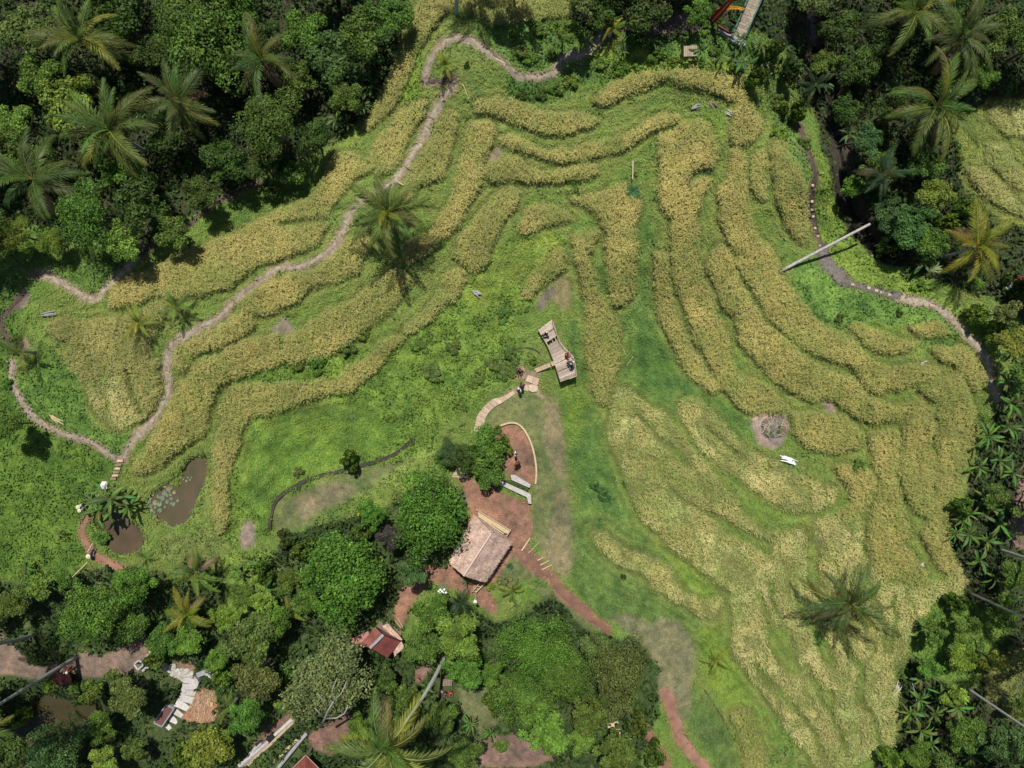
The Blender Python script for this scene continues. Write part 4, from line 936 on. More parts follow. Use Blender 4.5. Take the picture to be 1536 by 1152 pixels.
def twig_mesh(seed):
    rs = random.Random(seed); m = MB()
    for i in range(14):
        a = i * 2.4 + rs.random() * .6; r0, r1 = rs.uniform(.05, .35), rs.uniform(.6, 1.0); pts = []
        for k in range(5):
            f = k / 4; r = r0 + (r1 - r0) * f; b = a + .35 * math.sin(3 * f + i); pts.append((r * math.cos(b), r * math.sin(b), .98 * math.sqrt(max(.05, 1 - .62 * r * r)) * (0.86 + .12 * f)))
        m.tube(pts, [.009, .007, .005, .003, .002], 4)
    return m.mesh("branches", M_PALEBARK, True)
TWIGS = [twig_mesh(s) for s in (1, 2)]
TINT = {'dark': (0.05, 0.095, 0.02), 'mid': (0.085, 0.15, 0.027), 'lush': (0.085, 0.18, 0.028), 'bright': (0.135, 0.24, 0.036),
        'lime': (0.17, 0.245, 0.04), 'olive': (0.105, 0.15, 0.042), 'grey': (0.16, 0.19, 0.085), 'blue': (0.065, 0.14, 0.042), 'purple': (0.06, 0.052, 0.045)}
SLOPE = (0.09, 0.165, 0.034)
WORD = {'dark': 'dark green', 'mid': 'mid green', 'lush': 'lush green', 'bright': 'bright green', 'lime': 'yellowish green',
        'olive': 'olive green', 'grey': 'greyish green', 'blue': 'bluish green', 'purple': 'dark purplish'}
tree_n = 0
def tree(px, py, r, tint, h=None, kind=None):
    """crown seen centred on this pixel, r in pixels"""
    global tree_n; tree_n += 1
    rs = random.Random(tree_n * 13 + 5)
    rm_ = r * S
    hh = h if h is not None else (0.55 * rm_ + 0.25 if rm_ < 1.25 else max(0.8, min(9.0, 2.1 * rm_ + 0.6)))
    zc = float(ground_z(px, py)) + hh * 0.75
    c = W(px, py, zc)
    gz = gz_world(c.x, c.y)
    rm_ *= (H - zc) / H
    small = rm_ < 1.5
    rm_ *= 0.9 if small else (0.95 if py < 420 else 0.86)
    name = 'shrub' if (small and h is None) else 'tree'
    t = empty(name, (c.x, c.y, gz))
    if kind == 'fine': lib = CROWN_FINE
    elif kind == 'feather': lib = CROWN_FEATHER
    elif rm_ > 3.0: lib = CROWN_BIG
    elif rm_ > 1.5: lib = CROWN_MED
    else: lib = CROWN_SMALL
    ht = gz + hh - gz
    cz = max(0.0, hh - 0.95 * rm_) if not small else 0.05 * hh
    on_slope = 560 < px < 780 and 460 < py < 640 and r < 17
    if on_slope: rm_ *= 1.35; hh = 0.55
    tint_c = tuple(v * rs.uniform(0.9, 1.12) for v in (SLOPE if on_slope else TINT[tint]))
    put('crown' if not small else 'foliage', rs.choice(lib), t, (0, 0, cz), (0, 0, rs.uniform(0, 6.28)), (rm_ * 1.06, rm_ * 1.0, (hh - cz) * 1.15), tint_c)
    if not small:
        put('trunk', rs.choice(TRUNKS), t, (0, 0, 0), (0, 0, rs.uniform(0, 6.28)), (rm_ * 1.0, rm_ * 1.0, hh * 0.9))
    sz = 'large' if rm_ > 4 else ('small' if rm_ < 2.2 else 'mid sized')
    kd = {'fine': 'dense fine leaved', 'feather': 'feathery', None: 'leafy' if not small else 'low bushy'}[kind]
    noun = 'shrub' if name == 'shrub' else 'tree'
    tag(t, f"{sz} {WORD[tint]} {kd} {noun}" if not small else f"{WORD[tint]} {kd} {noun}", noun, None)
    REG.append((t, t['label'], px, py))
    return t

TREES = [
 # top left forest
 (300,58,76,'mid'),(405,185,56,'mid'),(395,75,40,'dark'),(170,20,46,'dark'),(95,150,46,'bright'),(55,110,40,'mid'),(40,40,44,'olive'),(130,325,52,'lush'),
 (215,300,46,'dark'),(255,345,34,'mid'),(185,360,36,'bright'),(455,40,40,'lush'),(500,85,42,'blue'),(545,55,42,'mid'),(585,30,36,'lush'),(520,150,30,'mid'),
 (470,210,32,'dark'),(340,245,40,'dark'),(20,350,34,'bright',None,'feather'),(75,362,24,'bright',None,'feather'),(300,290,30,'dark'),
 (10,225,38,'mid'),(20,180,34,'bright'),(250,190,36,'dark'),(225,80,34,'dark'),(360,20,34,'lush'),(390,245,30,'dark'),(175,250,36,'lush'),(70,250,32,'mid'),
 (-60,60,60,'mid'),(-70,200,60,'dark'),(-60,340,60,'lush'),(300,-60,70,'mid'),(120,-70,60,'dark'),(480,-60,60,'lush'),(450,120,32,'mid'),(140,200,34,'lush'),
 (440,262,22,'mid',3.2),(405,285,16,'dark',2.5),
 # top middle
 (900,4,40,'dark',4.5),(975,2,44,'dark',5),(1045,22,26,'lush'),(846,48,24,'lush'),(808,42,15,'mid'),(875,14,24,'olive',7),(1062,35,14,'bright'),
 (951,62,15,'lush'),(812,139,12,'mid'),(836,132,13,'lush'),(857,121,14,'bright'),(784,140,9,'mid'),(905,92,13,'bright'),(933,98,16,'lush'),(989,78,16,'mid'),
 (780,75,14,'mid'),(700,97,6,'dark'),(1010,90,10,'bright'),(960,98,11,'bright'),(1075,75,13,'mid'),(1105,100,12,'mid'),(920,-70,60,'dark',7),(1030,-60,55,'dark',7),
 (795,85,13,'lush'),(825,80,11,'mid'),(770,50,10,'bright'),
 # top right forest
 (1205,12,36,'olive'),(1255,40,36,'dark'),(1290,100,36,'dark'),(1240,95,26,'mid'),(1268,160,28,'dark'),(1300,210,28,'blue'),(1330,55,36,'dark'),(1386,245,30,'lush'),
 (1410,292,32,'bright'),(1372,335,36,'blue'),(1340,318,28,'blue'),(1395,365,28,'lush'),(1345,365,20,'mid'),(1320,250,28,'mid'),(1450,100,32,'dark'),(1500,45,40,'mid'),
 (1440,20,36,'dark'),(1480,110,26,'lush'),(1385,200,26,'mid'),(1195,165,20,'mid'),(1160,75,20,'mid'),(1185,100,20,'dark'),(1140,115,18,'mid'),(1340,160,30,'dark'),
 (1290,275,22,'lush'),(1560,60,50,'mid'),(1580,420,50,'lush'),(1430,330,18,'bright'),(1455,310,20,'lush'),(1505,470,24,'olive'),(1475,470,18,'bright'),(1520,515,30,'lime'),
 (1507,500,20,'bright'),(1465,425,15,'lush'),(1170,200,16,'bright'),(1165,150,16,'mid'),(1210,215,12,'mid'),(1250,-50,60,'dark',9),(1400,-60,60,'mid',9),(1530,430,20,'dark'),
 # right edge and bottom right
 (1475,630,16,'mid'),(1530,560,26,'mid'),(1445,760,20,'mid'),(1490,745,24,'mid'),(1440,985,26,'bright'),(1400,950,24,'lush'),(1450,940,26,'bright'),(1395,1000,22,'lush'),
 (1500,920,30,'lush'),(1448,1100,34,'mid'),(1500,1110,40,'blue'),(1380,1135,26,'lush'),(1340,1140,20,'bright'),(1530,1060,26,'mid'),(1490,990,24,'lime'),(1520,860,30,'mid'),
 (1440,905,18,'lush'),(1560,980,40,'lush'),(1560,760,40,'mid'),(1420,1170,40,'mid'),(1360,1010,14,'mid'),(1430,1040,22,'bright'),
 # bottom left
 (146,915,58,'lush'),(200,880,36,'lush'),(195,935,36,'mid'),(60,880,24,'bright'),(22,905,32,'mid'),(100,870,22,'lush'),(85,1122,56,'blue'),(196,1043,38,'olive'),(178,1020,24,'olive'),
 (312,1118,40,'lime'),(272,1138,20,'bright'),(330,1105,30,'bright'),(139,1037,22,'mid'),(205,1122,22,'mid'),(155,1090,28,'mid'),(243,962,28,'lush'),(285,960,28,'bright'),(375,960,48,'olive'),(385,1012,44,'olive'),
 (368,1075,36,'lush'),(325,990,24,'lush'),(340,925,26,'bright'),(365,890,26,'lush'),(390,860,20,'lush'),(330,1020,18,'bright'),(20,1085,18,'bright'),(160,1140,30,'lime'),(-60,900,50,'mid'),(-70,1080,70,'dark'),(10,1150,50,'dark'),(230,990,20,'mid'),
 (10,637,34,'mid'),(22,507,9,'mid'),(10,575,10,'lush'),(275,925,26,'lush'),(310,870,16,'bright'),(60,990,14,'mid'),(75,1030,14,'bright'),(115,1035,16,'lush'),
 # bottom centre
 (512,868,84,'lush',8.5),(642,775,74,'lush',8),(560,770,26,'lush'),(585,805,26,'purple'),(540,800,20,'mid'),(619,857,28,'blue'),(492,1020,82,'grey',9),(405,935,38,'lush'),
 (427,809,18,'dark',1.8),(650,915,38,'lush'),(637,965,36,'lush'),(690,955,46,'bright'),(695,1000,38,'lush'),(800,975,74,'lush',7,'fine'),(785,1050,62,'lush',7,'fine'),(848,1010,52,'lush',6.5,'fine'),(933,1005,56,'olive',6.5),(899,975,34,'olive',5),(920,1055,36,'olive',5),
 (881,1065,36,'mid'),(925,1125,38,'mid'),(815,1095,44,'bright'),(660,1075,34,'mid'),(700,1130,34,'mid'),(581,1016,24,'dark'),(610,1045,24,'mid'),(870,1110,30,'bright'),(960,1095,20,'mid'),(540,1085,26,'lush'),(600,1090,30,'mid'),(635,1130,26,'lush'),
 (460,900,26,'lush'),(440,870,26,'mid'),(450,830,20,'lush'),(395,900,24,'bright'),(740,1010,26,'lush'),(740,1060,20,'mid'),(985,1140,20,'mid'),(750,1120,14,'mid'),(430,1030,18,'lush'),(420,1055,12,'bright'),
 (727,679,46,'lush',3.4),(700,690,26,'dark',2.8),(735,710,32,'lush',3),(673,678,27,'blue',2.4,'feather'),(757,668,15,'lime',1.8),(745,645,9,'mid'),
 (735,880,9,'lime'),(755,872,12,'grey'),(765,850,5,'blue'),(545,1040,14,'mid'),(770,-50,40,'mid',8),
 # lone shrubs on the slopes
 (755,470,11,'mid'),(517,523,15,'mid'),(475,545,17,'lush'),(545,500,13,'mid'),(445,550,12,'mid'),(630,515,14,'mid'),(521,690,18,'mid'),(447,709,10,'olive'),(740,545,14,'lush'),(715,570,14,'mid'),(760,556,14,'lush'),
 (650,560,14,'mid'),(1260,478,9,'mid'),(1351,470,7,'dark'),(906,740,14,'blue'),(895,730,10,'blue'),(935,865,5,'dark'),(660,690,12,'lush'),
 (680,520,10,'lush'),(1290,700,14,'mid'),(1385,428,14,'bright'),(149,806,15,'lush',0.7),(152,790,9,'mid',0.6),
 (340,560,8,'mid'),(800,540,8,'lush'),(765,530,13,'lush'),(1370,410,12,'lush'),(500,1070,10,'mid'),
]
for t_ in TREES:
    tree(*t_)

# bare white limbs showing through the greyish tree
def limbs(px, py, h, segs, name='branch'):
    m = MB()
    for pts, r0 in segs:
        P = [W(x, y, z) for x, y, z in pts]
        m.tube([tuple(p) for p in P], [r0 * (1 - 0.6 * i / (len(P) - 1)) for i in range(len(P))], 6)
    return m
grey_tree = [o for o in bpy.data.objects if o.get('label', '').startswith('large greyish')][0]
for pts, r0 in [([(482,1090,4),(487,1078,7),(492,1066,8.6),(500,1052,9.8)],0.13),([(487,1078,7),(505,1077,8.4),(517,1070,9.2),(522,1058,9.8)],0.09),([(487,1078,7),(478,1068,8.6),(472,1062,9.4)],0.08),
                ([(492,1064,7.4),(484,1050,8.8),(476,1040,9.6)],0.07),([(500,1052,8.6),(512,1040,9.4),(520,1022,10)],0.06),([(500,1052,8.6),(498,1035,9.8),(505,1018,10.2)],0.06)]:
    m = limbs(0, 0, 0, [(pts, r0)]); m.build("branch", M_PALEBARK, grey_tree, True)

# ------------------------------------------------------------------ coconut palms
def frond_mesh(name, seed, L=4.3, e0=0.9, e1=-0.9, dead=False, leaflet=0.85, half=1.0):
    rs = random.Random(seed); m = MB(); pts = []; p = Vector((0, 0, 0)); n = 12
    for i in range(n + 1):
        pts.append(p.copy()); t = i / n
        e = e0 + (e1 - e0) * t ** 1.1
        p = p + Vector((math.cos(e), 0.05 * math.sin(seed + 3 * t), math.sin(e))) * (L / n)
    m.tube([tuple(q) for q in pts], [0.05 * (1 - 0.85 * i / n) + 0.006 for i in range(n + 1)], 4)
    nr = len(m.v); V = [Vector(v) for v in m.v]; F = list(m.f); col = [(1.6, 1.5, 1.1)] * nr
    K = 62
    for i in range(K):
        t = 0.13 + 0.87 * i / (K - 1); f = t * n; a = min(int(f), n - 1)
        q = pts[a].lerp(pts[a + 1], f - a); d = (pts[a + 1] - pts[a]).normalized()
        for s in (-1, 1):
            if rs.random() < 0.05: continue
            l = leaflet * (math.sin(math.pi * min(1, t * 0.86 + 0.14)) ** 0.55) * rs.uniform(0.8, 1.1) + 0.08
            sweep = 0.55 + 0.75 * t + rs.uniform(-.12, .12)
            droop = rs.uniform(0.25, 0.75) * (1.3 if dead else 1) * half
            out = Vector((d.x * math.sin(sweep), s * math.cos(sweep), d.z * math.sin(sweep)))
            mid = q + out * l * 0.5 - Vector((0, 0, 0.12 * l * droop)); tip = q + out * l * 0.95 - Vector((0, 0, 0.55 * l * droop))
            w = 0.046; wd = d * w
            b = len(V); V += [q - wd * .6, mid - wd, mid + wd, tip]
            F += [(b, b + 1, b + 2), (b + 1, b + 3, b + 2)]
            g = rs.uniform(0.65, 1.3); tp = g * (1.3 if rs.random() < .3 else 1.0)
            col += [(g, g, g), (g, g, g), (g, g, g), (tp * 1.2, tp, tp * 0.8)]
    me = bpy.data.meshes.new(name); me.from_pydata([tuple(v) for v in V], [], F); me.update()
    a = me.attributes.new("col", 'FLOAT_COLOR', 'POINT')
    arr = np.ones((len(V), 4), np.float32); arr[:, :3] = col; a.data.foreach_set("color", arr.ravel())
    me.materials.append(M_FROND)
    return me
FR_UP = [frond_mesh("frond", s, 3.9, 1.25, 0.1) for s in (1, 2)]
FR_MID = [frond_mesh("frond", s, 4.4, 0.75, -0.75) for s in (3, 4, 5)]
FR_LOW = [frond_mesh("frond", s, 4.3, 0.2, -1.25) for s in (6, 7)]
FR_DEAD = [frond_mesh("dead_frond", s, 3.6, -0.3, -1.5, True) for s in (8, 9)]
PALMCOL = {'green': (0.11, 0.16, 0.038), 'dark': (0.085, 0.125, 0.034), 'yellow': (0.2, 0.2, 0.03), 'deep': (0.035, 0.07, 0.03), 'bright': (0.13, 0.2, 0.045), 'fresh': (0.2, 0.26, 0.035)}
m = MB(); m.ball((0, 0, 0), 0.13, 8, 6); NUT = m.mesh("coconut", plain("green_coconut_husk", (0.2, 0.2, 0.05), (0.12, 0.13, 0.03), 4, rough=0.5), True)

palm_n = 0
M_PALETRUNK = plain("bleached_palm_trunk", (0.66, 0.64, 0.59), (0.42, 0.4, 0.36), scale=3, stretch=(1, 1, 7), bump=0.8)
def palm(px, py, hc, nf, sc, tone, look, base=None, trunk_r=0.15, dead=2, seed=None, nuts=4, low=True):
    """crown heart seen at this pixel, hc metres above the ground below it; base: pixel of the trunk foot"""
    global palm_n; palm_n += 1
    rs = random.Random(seed or palm_n * 7 + 3)
    zc = float(ground_z(px, py)) + hc
    top = W(px, py, zc)
    if base is None:
        bx, by = top.x + rs.uniform(-.04, .04) * hc, top.y + rs.uniform(-.04, .04) * hc
        foot = Vector((bx, by, gz_world(bx, by)))
        top.z = foot.z + hc if hc > 3 else top.z
    else:
        foot = G(*base)
    t = empty('palm_tree', foot)
    d = top - foot
    if hc > 0.9:
        m = MB(); n = max(4, int(d.length / 0.9)); pts = []; rad = []
        for i in range(n + 1):
            f = i / n
            bend = Vector((d.x, d.y, 0)) * (-0.25 * math.sin(math.pi * f) * 0.6)
            pts.append(d * f + bend + Vector((0, 0, -0.15 if i == 0 else 0))); rad.append(trunk_r * (1.35 - 0.55 * min(1, f * 1.5)) * (1 + 0.06 * (i % 2)))
        m.tube([tuple(p) for p in pts], rad, 9)
        put('trunk', m.mesh("trunk", M_PALETRUNK if 'tallest' in look else M_TRUNK, True), t)
    c0 = PALMCOL[tone]
    ga = rs.uniform(0, 6)
    for i in range(nf):
        f = i / nf
        me = rs.choice(FR_UP if f < 0.25 else (FR_MID if f < 0.75 or not low else FR_LOW))
        s = sc * (1.1 if sc > .8 else 1.0) * rs.uniform(0.72, 1.1) * (0.8 if f < 0.12 else 1)
        cc = tuple(v * rs.uniform(0.8, 1.2) for v in c0)
        if rs.random() < 0.12: cc = (c0[0] * 1.9, c0[1] * 1.4, c0[2] * 1.0)
        ga += 2.399 + rs.uniform(-.45, .45)
        put('frond', me, t, d, (rs.uniform(-.5, .5), rs.uniform(-.28, .28), ga), (s, s, s), cc)
    for i in range(dead + (1 if hc > 5 else 0)):
        o = put('dead_frond', rs.choice(FR_DEAD), t, d - Vector((0, 0, .1)), (0, 0, rs.uniform(0, 6.28)), (sc, sc, sc), (0.26, 0.19, 0.1))
    if hc > 3:
        for i in range(nuts):
            a = rs.uniform(0, 6.28); put('coconut', NUT, t, d + Vector((math.cos(a) * .32, math.sin(a) * .32, -.25)), sc=(1, 1, 1.15))
    tag(t, look, 'palm', None)
    REG.append((t, look, px, py))
    return t

palm(580,318,5.6,24,1.05,'green',"tall coconut palm with spread crown standing over the winding path",nuts=6,seed=5)
palm(1275,905,5.0,19,1.15,'dark',"grey green coconut palm with one brown frond among pale lodged rice",dead=2,seed=8,base=(1259,892))
palm(265,462,1.3,12,0.55,'bright',"right of two short palms growing between rice and footpath",dead=0,low=False,seed=21)
palm(208,484,1.2,12,0.55,'fresh',"left of two short palms growing between rice and footpath",dead=0,low=False,seed=22)
palm(32,528,2.2,9,0.62,'dark',"young palm at the left edge casting its shadow on short grass",dead=0,low=False,seed=23)
palm(1075,990,0.7,9,0.45,'fresh',"tiny yellow green palm on the grass beside pale rice",dead=1,low=False,seed=24)
palm(668,98,0.8,13,0.42,'fresh',"small yellow green palm inside the path's top bend",dead=0,low=False,seed=25)
palm(918,44,1.6,8,0.5,'fresh',"small golden palm beside the shaded top path",dead=0,low=False)
palm(1470,368,6.0,14,1.05,'yellow',"yellowish coconut palm at the right edge above the footpath",dead=2,seed=41)
palm(1402,162,7,19,1.2,'green',"tall coconut palm in the upper right forest with brown tipped fronds",dead=2,seed=6)
palm(1448,48,6.5,17,1.15,'dark',"shaded coconut palm near the top right corner",dead=1)
palm(1388,2,7,17,1.15,'green',"coconut palm cut by the top edge near the right corner",dead=0)
palm(1335,255,6,11,0.8,'deep',"dark young palm leaning over the stream gully",dead=1)
palm(1222,128,3.0,9,0.55,'deep',"small palm with wide leaves beside the gully",dead=0,low=False)
palm(122,58,6.5,17,1.15,'green',"coconut palm crown nearest the top left corner",dead=2)
palm(158,190,7,20,1.25,'green',"largest coconut palm crown in the upper left forest",dead=3,seed=12)
palm(268,152,6.5,16,1.1,'dark',"coconut palm crown right of the largest crown in upper left forest",dead=3)
palm(50,270,6.5,16,1.15,'dark',"ragged brownish coconut palm at the left edge of the forest",dead=5)
palm(392,88,6.5,14,1.0,'dark',"coconut palm between two leafy crowns of the upper left forest",dead=2)
palm(135,338,4.0,13,0.5,'dark',"small fan like palm at the foot of the upper left forest",dead=0,low=False)
palm(292,858,5.0,14,0.78,'bright',"yellow green palm standing left of the big leafy tree",dead=2)
palm(278,922,4.0,12,0.72,'yellow',"yellowing palm just below the yellow green palm",dead=2)
palm(435,918,2.6,8,0.5,'fresh',"small bright palm squeezed between leafy trees",dead=0,low=False)
palm(690,902,2.0,18,0.42,'deep',"dark cycad like palm near the thatched hut",dead=0,low=False)
palm(768,885,1.0,12,0.36,'bright',"small bright green palm on the lawn beside the hut",dead=1,low=False)
palm(345,1060,2.0,8,0.45,'bright',"small pale palm above the concrete rail path",dead=1,low=False)
palm(215,835,0.8,7,0.4,'bright',"low young palm beside the muddy pond",dead=0,low=False)
palm(578,1122,19,20,1.22,'bright',"tallest coconut palm with its crown cut by the bottom edge",base=(667,985),trunk_r=0.17,dead=1,nuts=0,seed=31)
palm(-60,1092,19,16,1.0,'green',"leaning palm whose ringed grey trunk crosses the lower left path",base=(115,985),trunk_r=0.17,dead=0,nuts=0)
palm(-110,966,16,14,1.0,'green',"palm whose trunk enters from the left edge over brown earth",base=(52,952),trunk_r=0.15,dead=0,nuts=0)
palm(1660,872,18,15,1.0,'green',"palm whose trunk leaves the right edge above the dirt bank",base=(1498,824),trunk_r=0.14,dead=0,nuts=0)
palm(1668,985,18,15,1.0,'green',"palm whose thin trunk starts at the edge of the pale rice",base=(1452,888),trunk_r=0.11,dead=0,nuts=0)
palm(1670,1180,18,15,1.0,'green',"palm whose thin trunk starts among bananas at lower right",base=(1450,1032),trunk_r=0.11,dead=0,nuts=0)
palm(705,-125,9,15,1.0,'green',"palm at the top edge with only its trunk foot in view",base=(684,22),trunk_r=0.16,dead=0,nuts=0)

# fallen palm log over the gully
m = MB(); a = G(1172,406,0.35); b = G(1305,336,0.0); b = W(1305,336,a.z + 0.3)
root = empty('fallen_log', a)
pts = [a.lerp(b, i / 12) + Vector((0, 0, -0.06 * math.sin(i / 12 * math.pi))) for i in range(13)]
m.tube([tuple(p) for p in pts], [0.17 - 0.003 * i + 0.007 * (i % 2) for i in range(13)], 10)
m.build('log_stem', M_TRUNK, root, True)
m = MB()
for i in range(14):
    an = random.uniform(0, 6.28); q = a + Vector((random.uniform(-.9, .1), random.uniform(-.6, .4), 0))
    m.tube([tuple(q), tuple(q + Vector((math.cos(an) * .5, math.sin(an) * .5, .25)))], [0.04, 0.015], 5)
m.build('broken_root', M_BARK, root)
tag(root, "pale fallen palm log lying across the dark stream gully", "log")
# second log, bluish grey, beside the concrete rail
a = G(461,1098,0.3); b = G(416,1153,0.3); root = empty('fallen_log', a); m = MB()
pts = [a.lerp(b, i / 8) for i in range(9)]; m.tube([tuple(p) for p in pts], [0.2 + 0.008 * (i % 2) for i in range(9)], 9)
m.build('log_stem', M_GREYSLAB, root, True); tag(root, "bluish grey log lying beside the concrete rail near the bottom edge", "log")

# ------------------------------------------------------------------ banana plants
def banana_leaf(name, seed, L=2.2, wmax=0.5, e0=1.1, e1=-0.7):
    rs = random.Random(seed); n = 11; p = Vector((0, 0, 0)); P = []
    for i in range(n + 1):
        P.append(p.copy()); t = i / n; e = e0 + (e1 - e0) * t
        p = p + Vector((math.cos(e), 0, math.sin(e))) * (L / n)
    V = []; F = []; col = []
    for i, q in enumerate(P):
        t = i / n
        w = 0.02 if t < 0.16 else wmax * (math.sin(math.pi * min(1, ((t - .16) / .84) * .93 + .05)) ** 0.6)
        wl = w * rs.uniform(.75, 1.08); wr = w * rs.uniform(.75, 1.08)
        V += [q + Vector((0, wl * .95, -wl * .18)), q + Vector((0, wl * .45, .05 * w)), q + Vector((0, 0, -0.02)), q + Vector((0, -wr * .45, .05 * w)), q + Vector((0, -wr * .95, -wr * .18))]
        g = rs.uniform(.85, 1.1); col += [(g * .9,) * 3, (g,) * 3, (1.9, 1.6, 1.3), (g,) * 3, (g * .9,) * 3]
    for i in range(n):
        for k in range(4):
            a = i * 5 + k; F.append((a, a + 5, a + 6, a + 1))
    me = bpy.data.meshes.new(name); me.from_pydata([tuple(v) for v in V], [], F); me.update()
    a = me.attributes.new("col", 'FLOAT_COLOR', 'POINT'); arr = np.ones((len(V), 4), np.float32); arr[:, :3] = col
    a.data.foreach_set("color", arr.ravel()); me.materials.append(M_FROND)
    return me
BL_UP = [banana_leaf("leaf", s, 1.9, 0.3, 1.35, 0.2) for s in (1, 2)]
BL = [banana_leaf("leaf", s, 2.1, 0.235, 0.95, -0.75) for s in (3, 4, 5)]
m = MB(); m.tube([(0, 0, -.1), (0, 0, .8), (0, 0, 1)], [0.13, 0.1, 0.07], 8); STEM = m.mesh("stem", plain("banana_stem", (0.2, 0.24, 0.08), (0.14, 0.12, 0.06), 4), True)
BANANAS = [(1514,572,1),(1512,605,1.05),(1480,655,1),(1512,640,.95),(1500,690,1),(1466,700,.8),(1520,710,1),(1450,772,.9),(1478,745,.9),(1505,760,.9),(1440,780,.9),(1480,812,.8),(1450,800,1),(1500,785,1),
 (1428,800,.7),(1520,800,.8),(1470,840,.9),(1490,865,.9),(1512,895,.85),(1385,1020,.9),(1410,1040,.8),(1380,1050,.9),(1400,1070,.9),(1380,1095,1),(1420,1100,.9),(1435,1060,.9),(1400,1120,1),(1365,1070,.8),(1455,1080,.8),(1455,1130,.9),
 (165,748,1.25),(150,765,1.1),(182,745,1.0),(195,760,.85),(172,765,1),(140,755,.8),(160,735,.9),
 (540,120,.9),(515,150,1),(560,95,.8),(525,115,1),(505,180,.9),(545,160,.8),(500,50,.8),(575,60,.8),(505,110,.9),(535,75,.9),(560,130,.8),(520,185,.7),
 (1330,330,.9),(1360,350,1),(1385,395,.9),(1400,380,.8),(1345,385,.7),(1250,175,.8),(1275,200,.8),(1230,130,1.1),(1190,110,.9),(1140,70,.8),(1115,95,.9),(1050,75,.8),(1080,85,.9),(1145,95,.7),(1110,60,.8),
 (915,30,.8),(880,65,.7),(975,60,.7),(935,75,.6),(705,1085,.8),(735,1100,.7),(620,1050,.8),(640,1030,.7),(430,1000,.6),(700,870,.5),(40,850,.7),(90,800,.5),(355,855,.8),(375,840,.8),(395,845,.7),(400,880,.8),(1532,520,.8),(1528,585,.9)]
for i, (px_, py_, sc) in enumerate(BANANAS):
    rs = random.Random(900 + i)
    hs = rs.uniform(1.3, 2.2) * sc
    zc = float(ground_z(px_, py_)) + hs
    c = W(px_, py_, zc); g = gz_world(c.x, c.y)
    t = empty('banana_plant', (c.x, c.y, g))
    put('stem', STEM, t, (0, 0, 0), sc=(sc, sc, hs))
    base = (0.085, 0.16, 0.036) if py_ > 500 else (0.075, 0.14, 0.04)
    ga = rs.uniform(0, 6)
    for k in range(rs.randint(9, 11)):
        s = sc * rs.uniform(.65, 1.1) * (0.95 if i < 37 else 0.85); ga += 2.4 + rs.uniform(-.3, .3)
        cc = tuple(v * rs.uniform(.7, 1.45) for v in base)
        put('leaf', rs.choice(BL_UP if k < 2 else BL), t, (0, 0, hs * .97), (rs.uniform(-.7, .7), rs.uniform(-.3, .35), ga), (s, s * rs.uniform(.6, 1.1), s), cc)
    tag(t, None, 'banana plant', 'banana plants around the terraces')
    REG.append((t, "%s banana plant" % ('broad leaved' if sc >= .85 else 'smaller'), px_, py_))

# ------------------------------------------------------------------ spiky plants, agaves
def rosette(px, py, r, n, col, look, name='spiky_plant', h=0.5):
    c = G(px, py); t = empty(name, c); rs = random.Random(int(px * 3 + py))
    for i in range(n):
        a = i * 2.4; e = 0.25 + 0.9 * (1 - i / n); V = []; F = []
        for k in range(4):
            f = k / 3; w = r * 0.09 * math.sin(math.pi * min(1, f * .8 + .2)) + 0.004
            x = r * f * math.cos(e * (1 - .6 * f)); z = h * f * math.sin(e) * (1.6 - f * .8)
            V += [(x, -w, z), (x, w, z)]
        F = [(2 * k, 2 * k + 1, 2 * k + 3, 2 * k + 2) for k in range(3)]
        me = np_mesh("leaf", np.array(V), np.array(F), M_FROND, np.ones((8, 3)))
        put('leaf', me, t, (0, 0, 0.05), (0, 0, a), (1, 1, 1), tuple(v * rs.uniform(.7, 1.3) for v in col))
    tag(t, look, 'plant'); return t
rosette(949,288,0.85,30,(0.075,0.16,0.06),"bluish green spiky plant on the bank beside a pale stick",h=.8)
rosette(765,848,0.45,14,(0.09,0.2,0.14),"bluish rosette plant on the mown lawn beside the hut")
rosette(1395,405,1.1,24,(0.25,0.32,0.16),"pale striped strap leaf clump beside the right footpath",h=.9)
rosette(1362,412,0.9,20,(0.2,0.28,0.12),"smaller pale strap leaf clump left of the striped one",h=.8)
rosette(935,866,0.4,10,(0.05,0.12,0.03),"small dark leafy plant alone on the lower grassy slope")
rosette(870,955,0.6,12,(0.08,0.14,0.05),"dark spiky plant on the lawn above the olive tree")
rosette(320,1052,0.5,3,(0.6,0.3,0.03),"bright orange dead frond standing by the stone staircase",h=.6)

# ------------------------------------------------------------------ plank viewing platform
def lerp_line(pts, t):
    L = [0]
    for a, b in zip(pts[:-1], pts[1:]): L.append(L[-1] + math.hypot(b[0] - a[0], b[1] - a[1]))
    s = t * L[-1]
    for i in range(len(pts) - 1):
        if s <= L[i + 1] or i == len(pts) - 2:
            f = (s - L[i]) / (L[i + 1] - L[i] + 1e-9)
            return (pts[i][0] + (pts[i + 1][0] - pts[i][0]) * f, pts[i][1] + (pts[i + 1][1] - pts[i][1]) * f)
DK = Z(800, 470, 9.6, [(72,240),(165,400),(200,455),(300,700),(395,990)])
DR = Z(800, 470, 9.6, [(265,92),(318,225),(340,330),(385,430),(480,530),(570,610),(605,760),(622,905)])
ZD = float(ground_z(830, 530)) + 0.8
deck = empty('viewing_platform', W(833, 530, ZD - 1.1))
NP = 34
hole = {9, 10}
gap = {4, 22, 27}
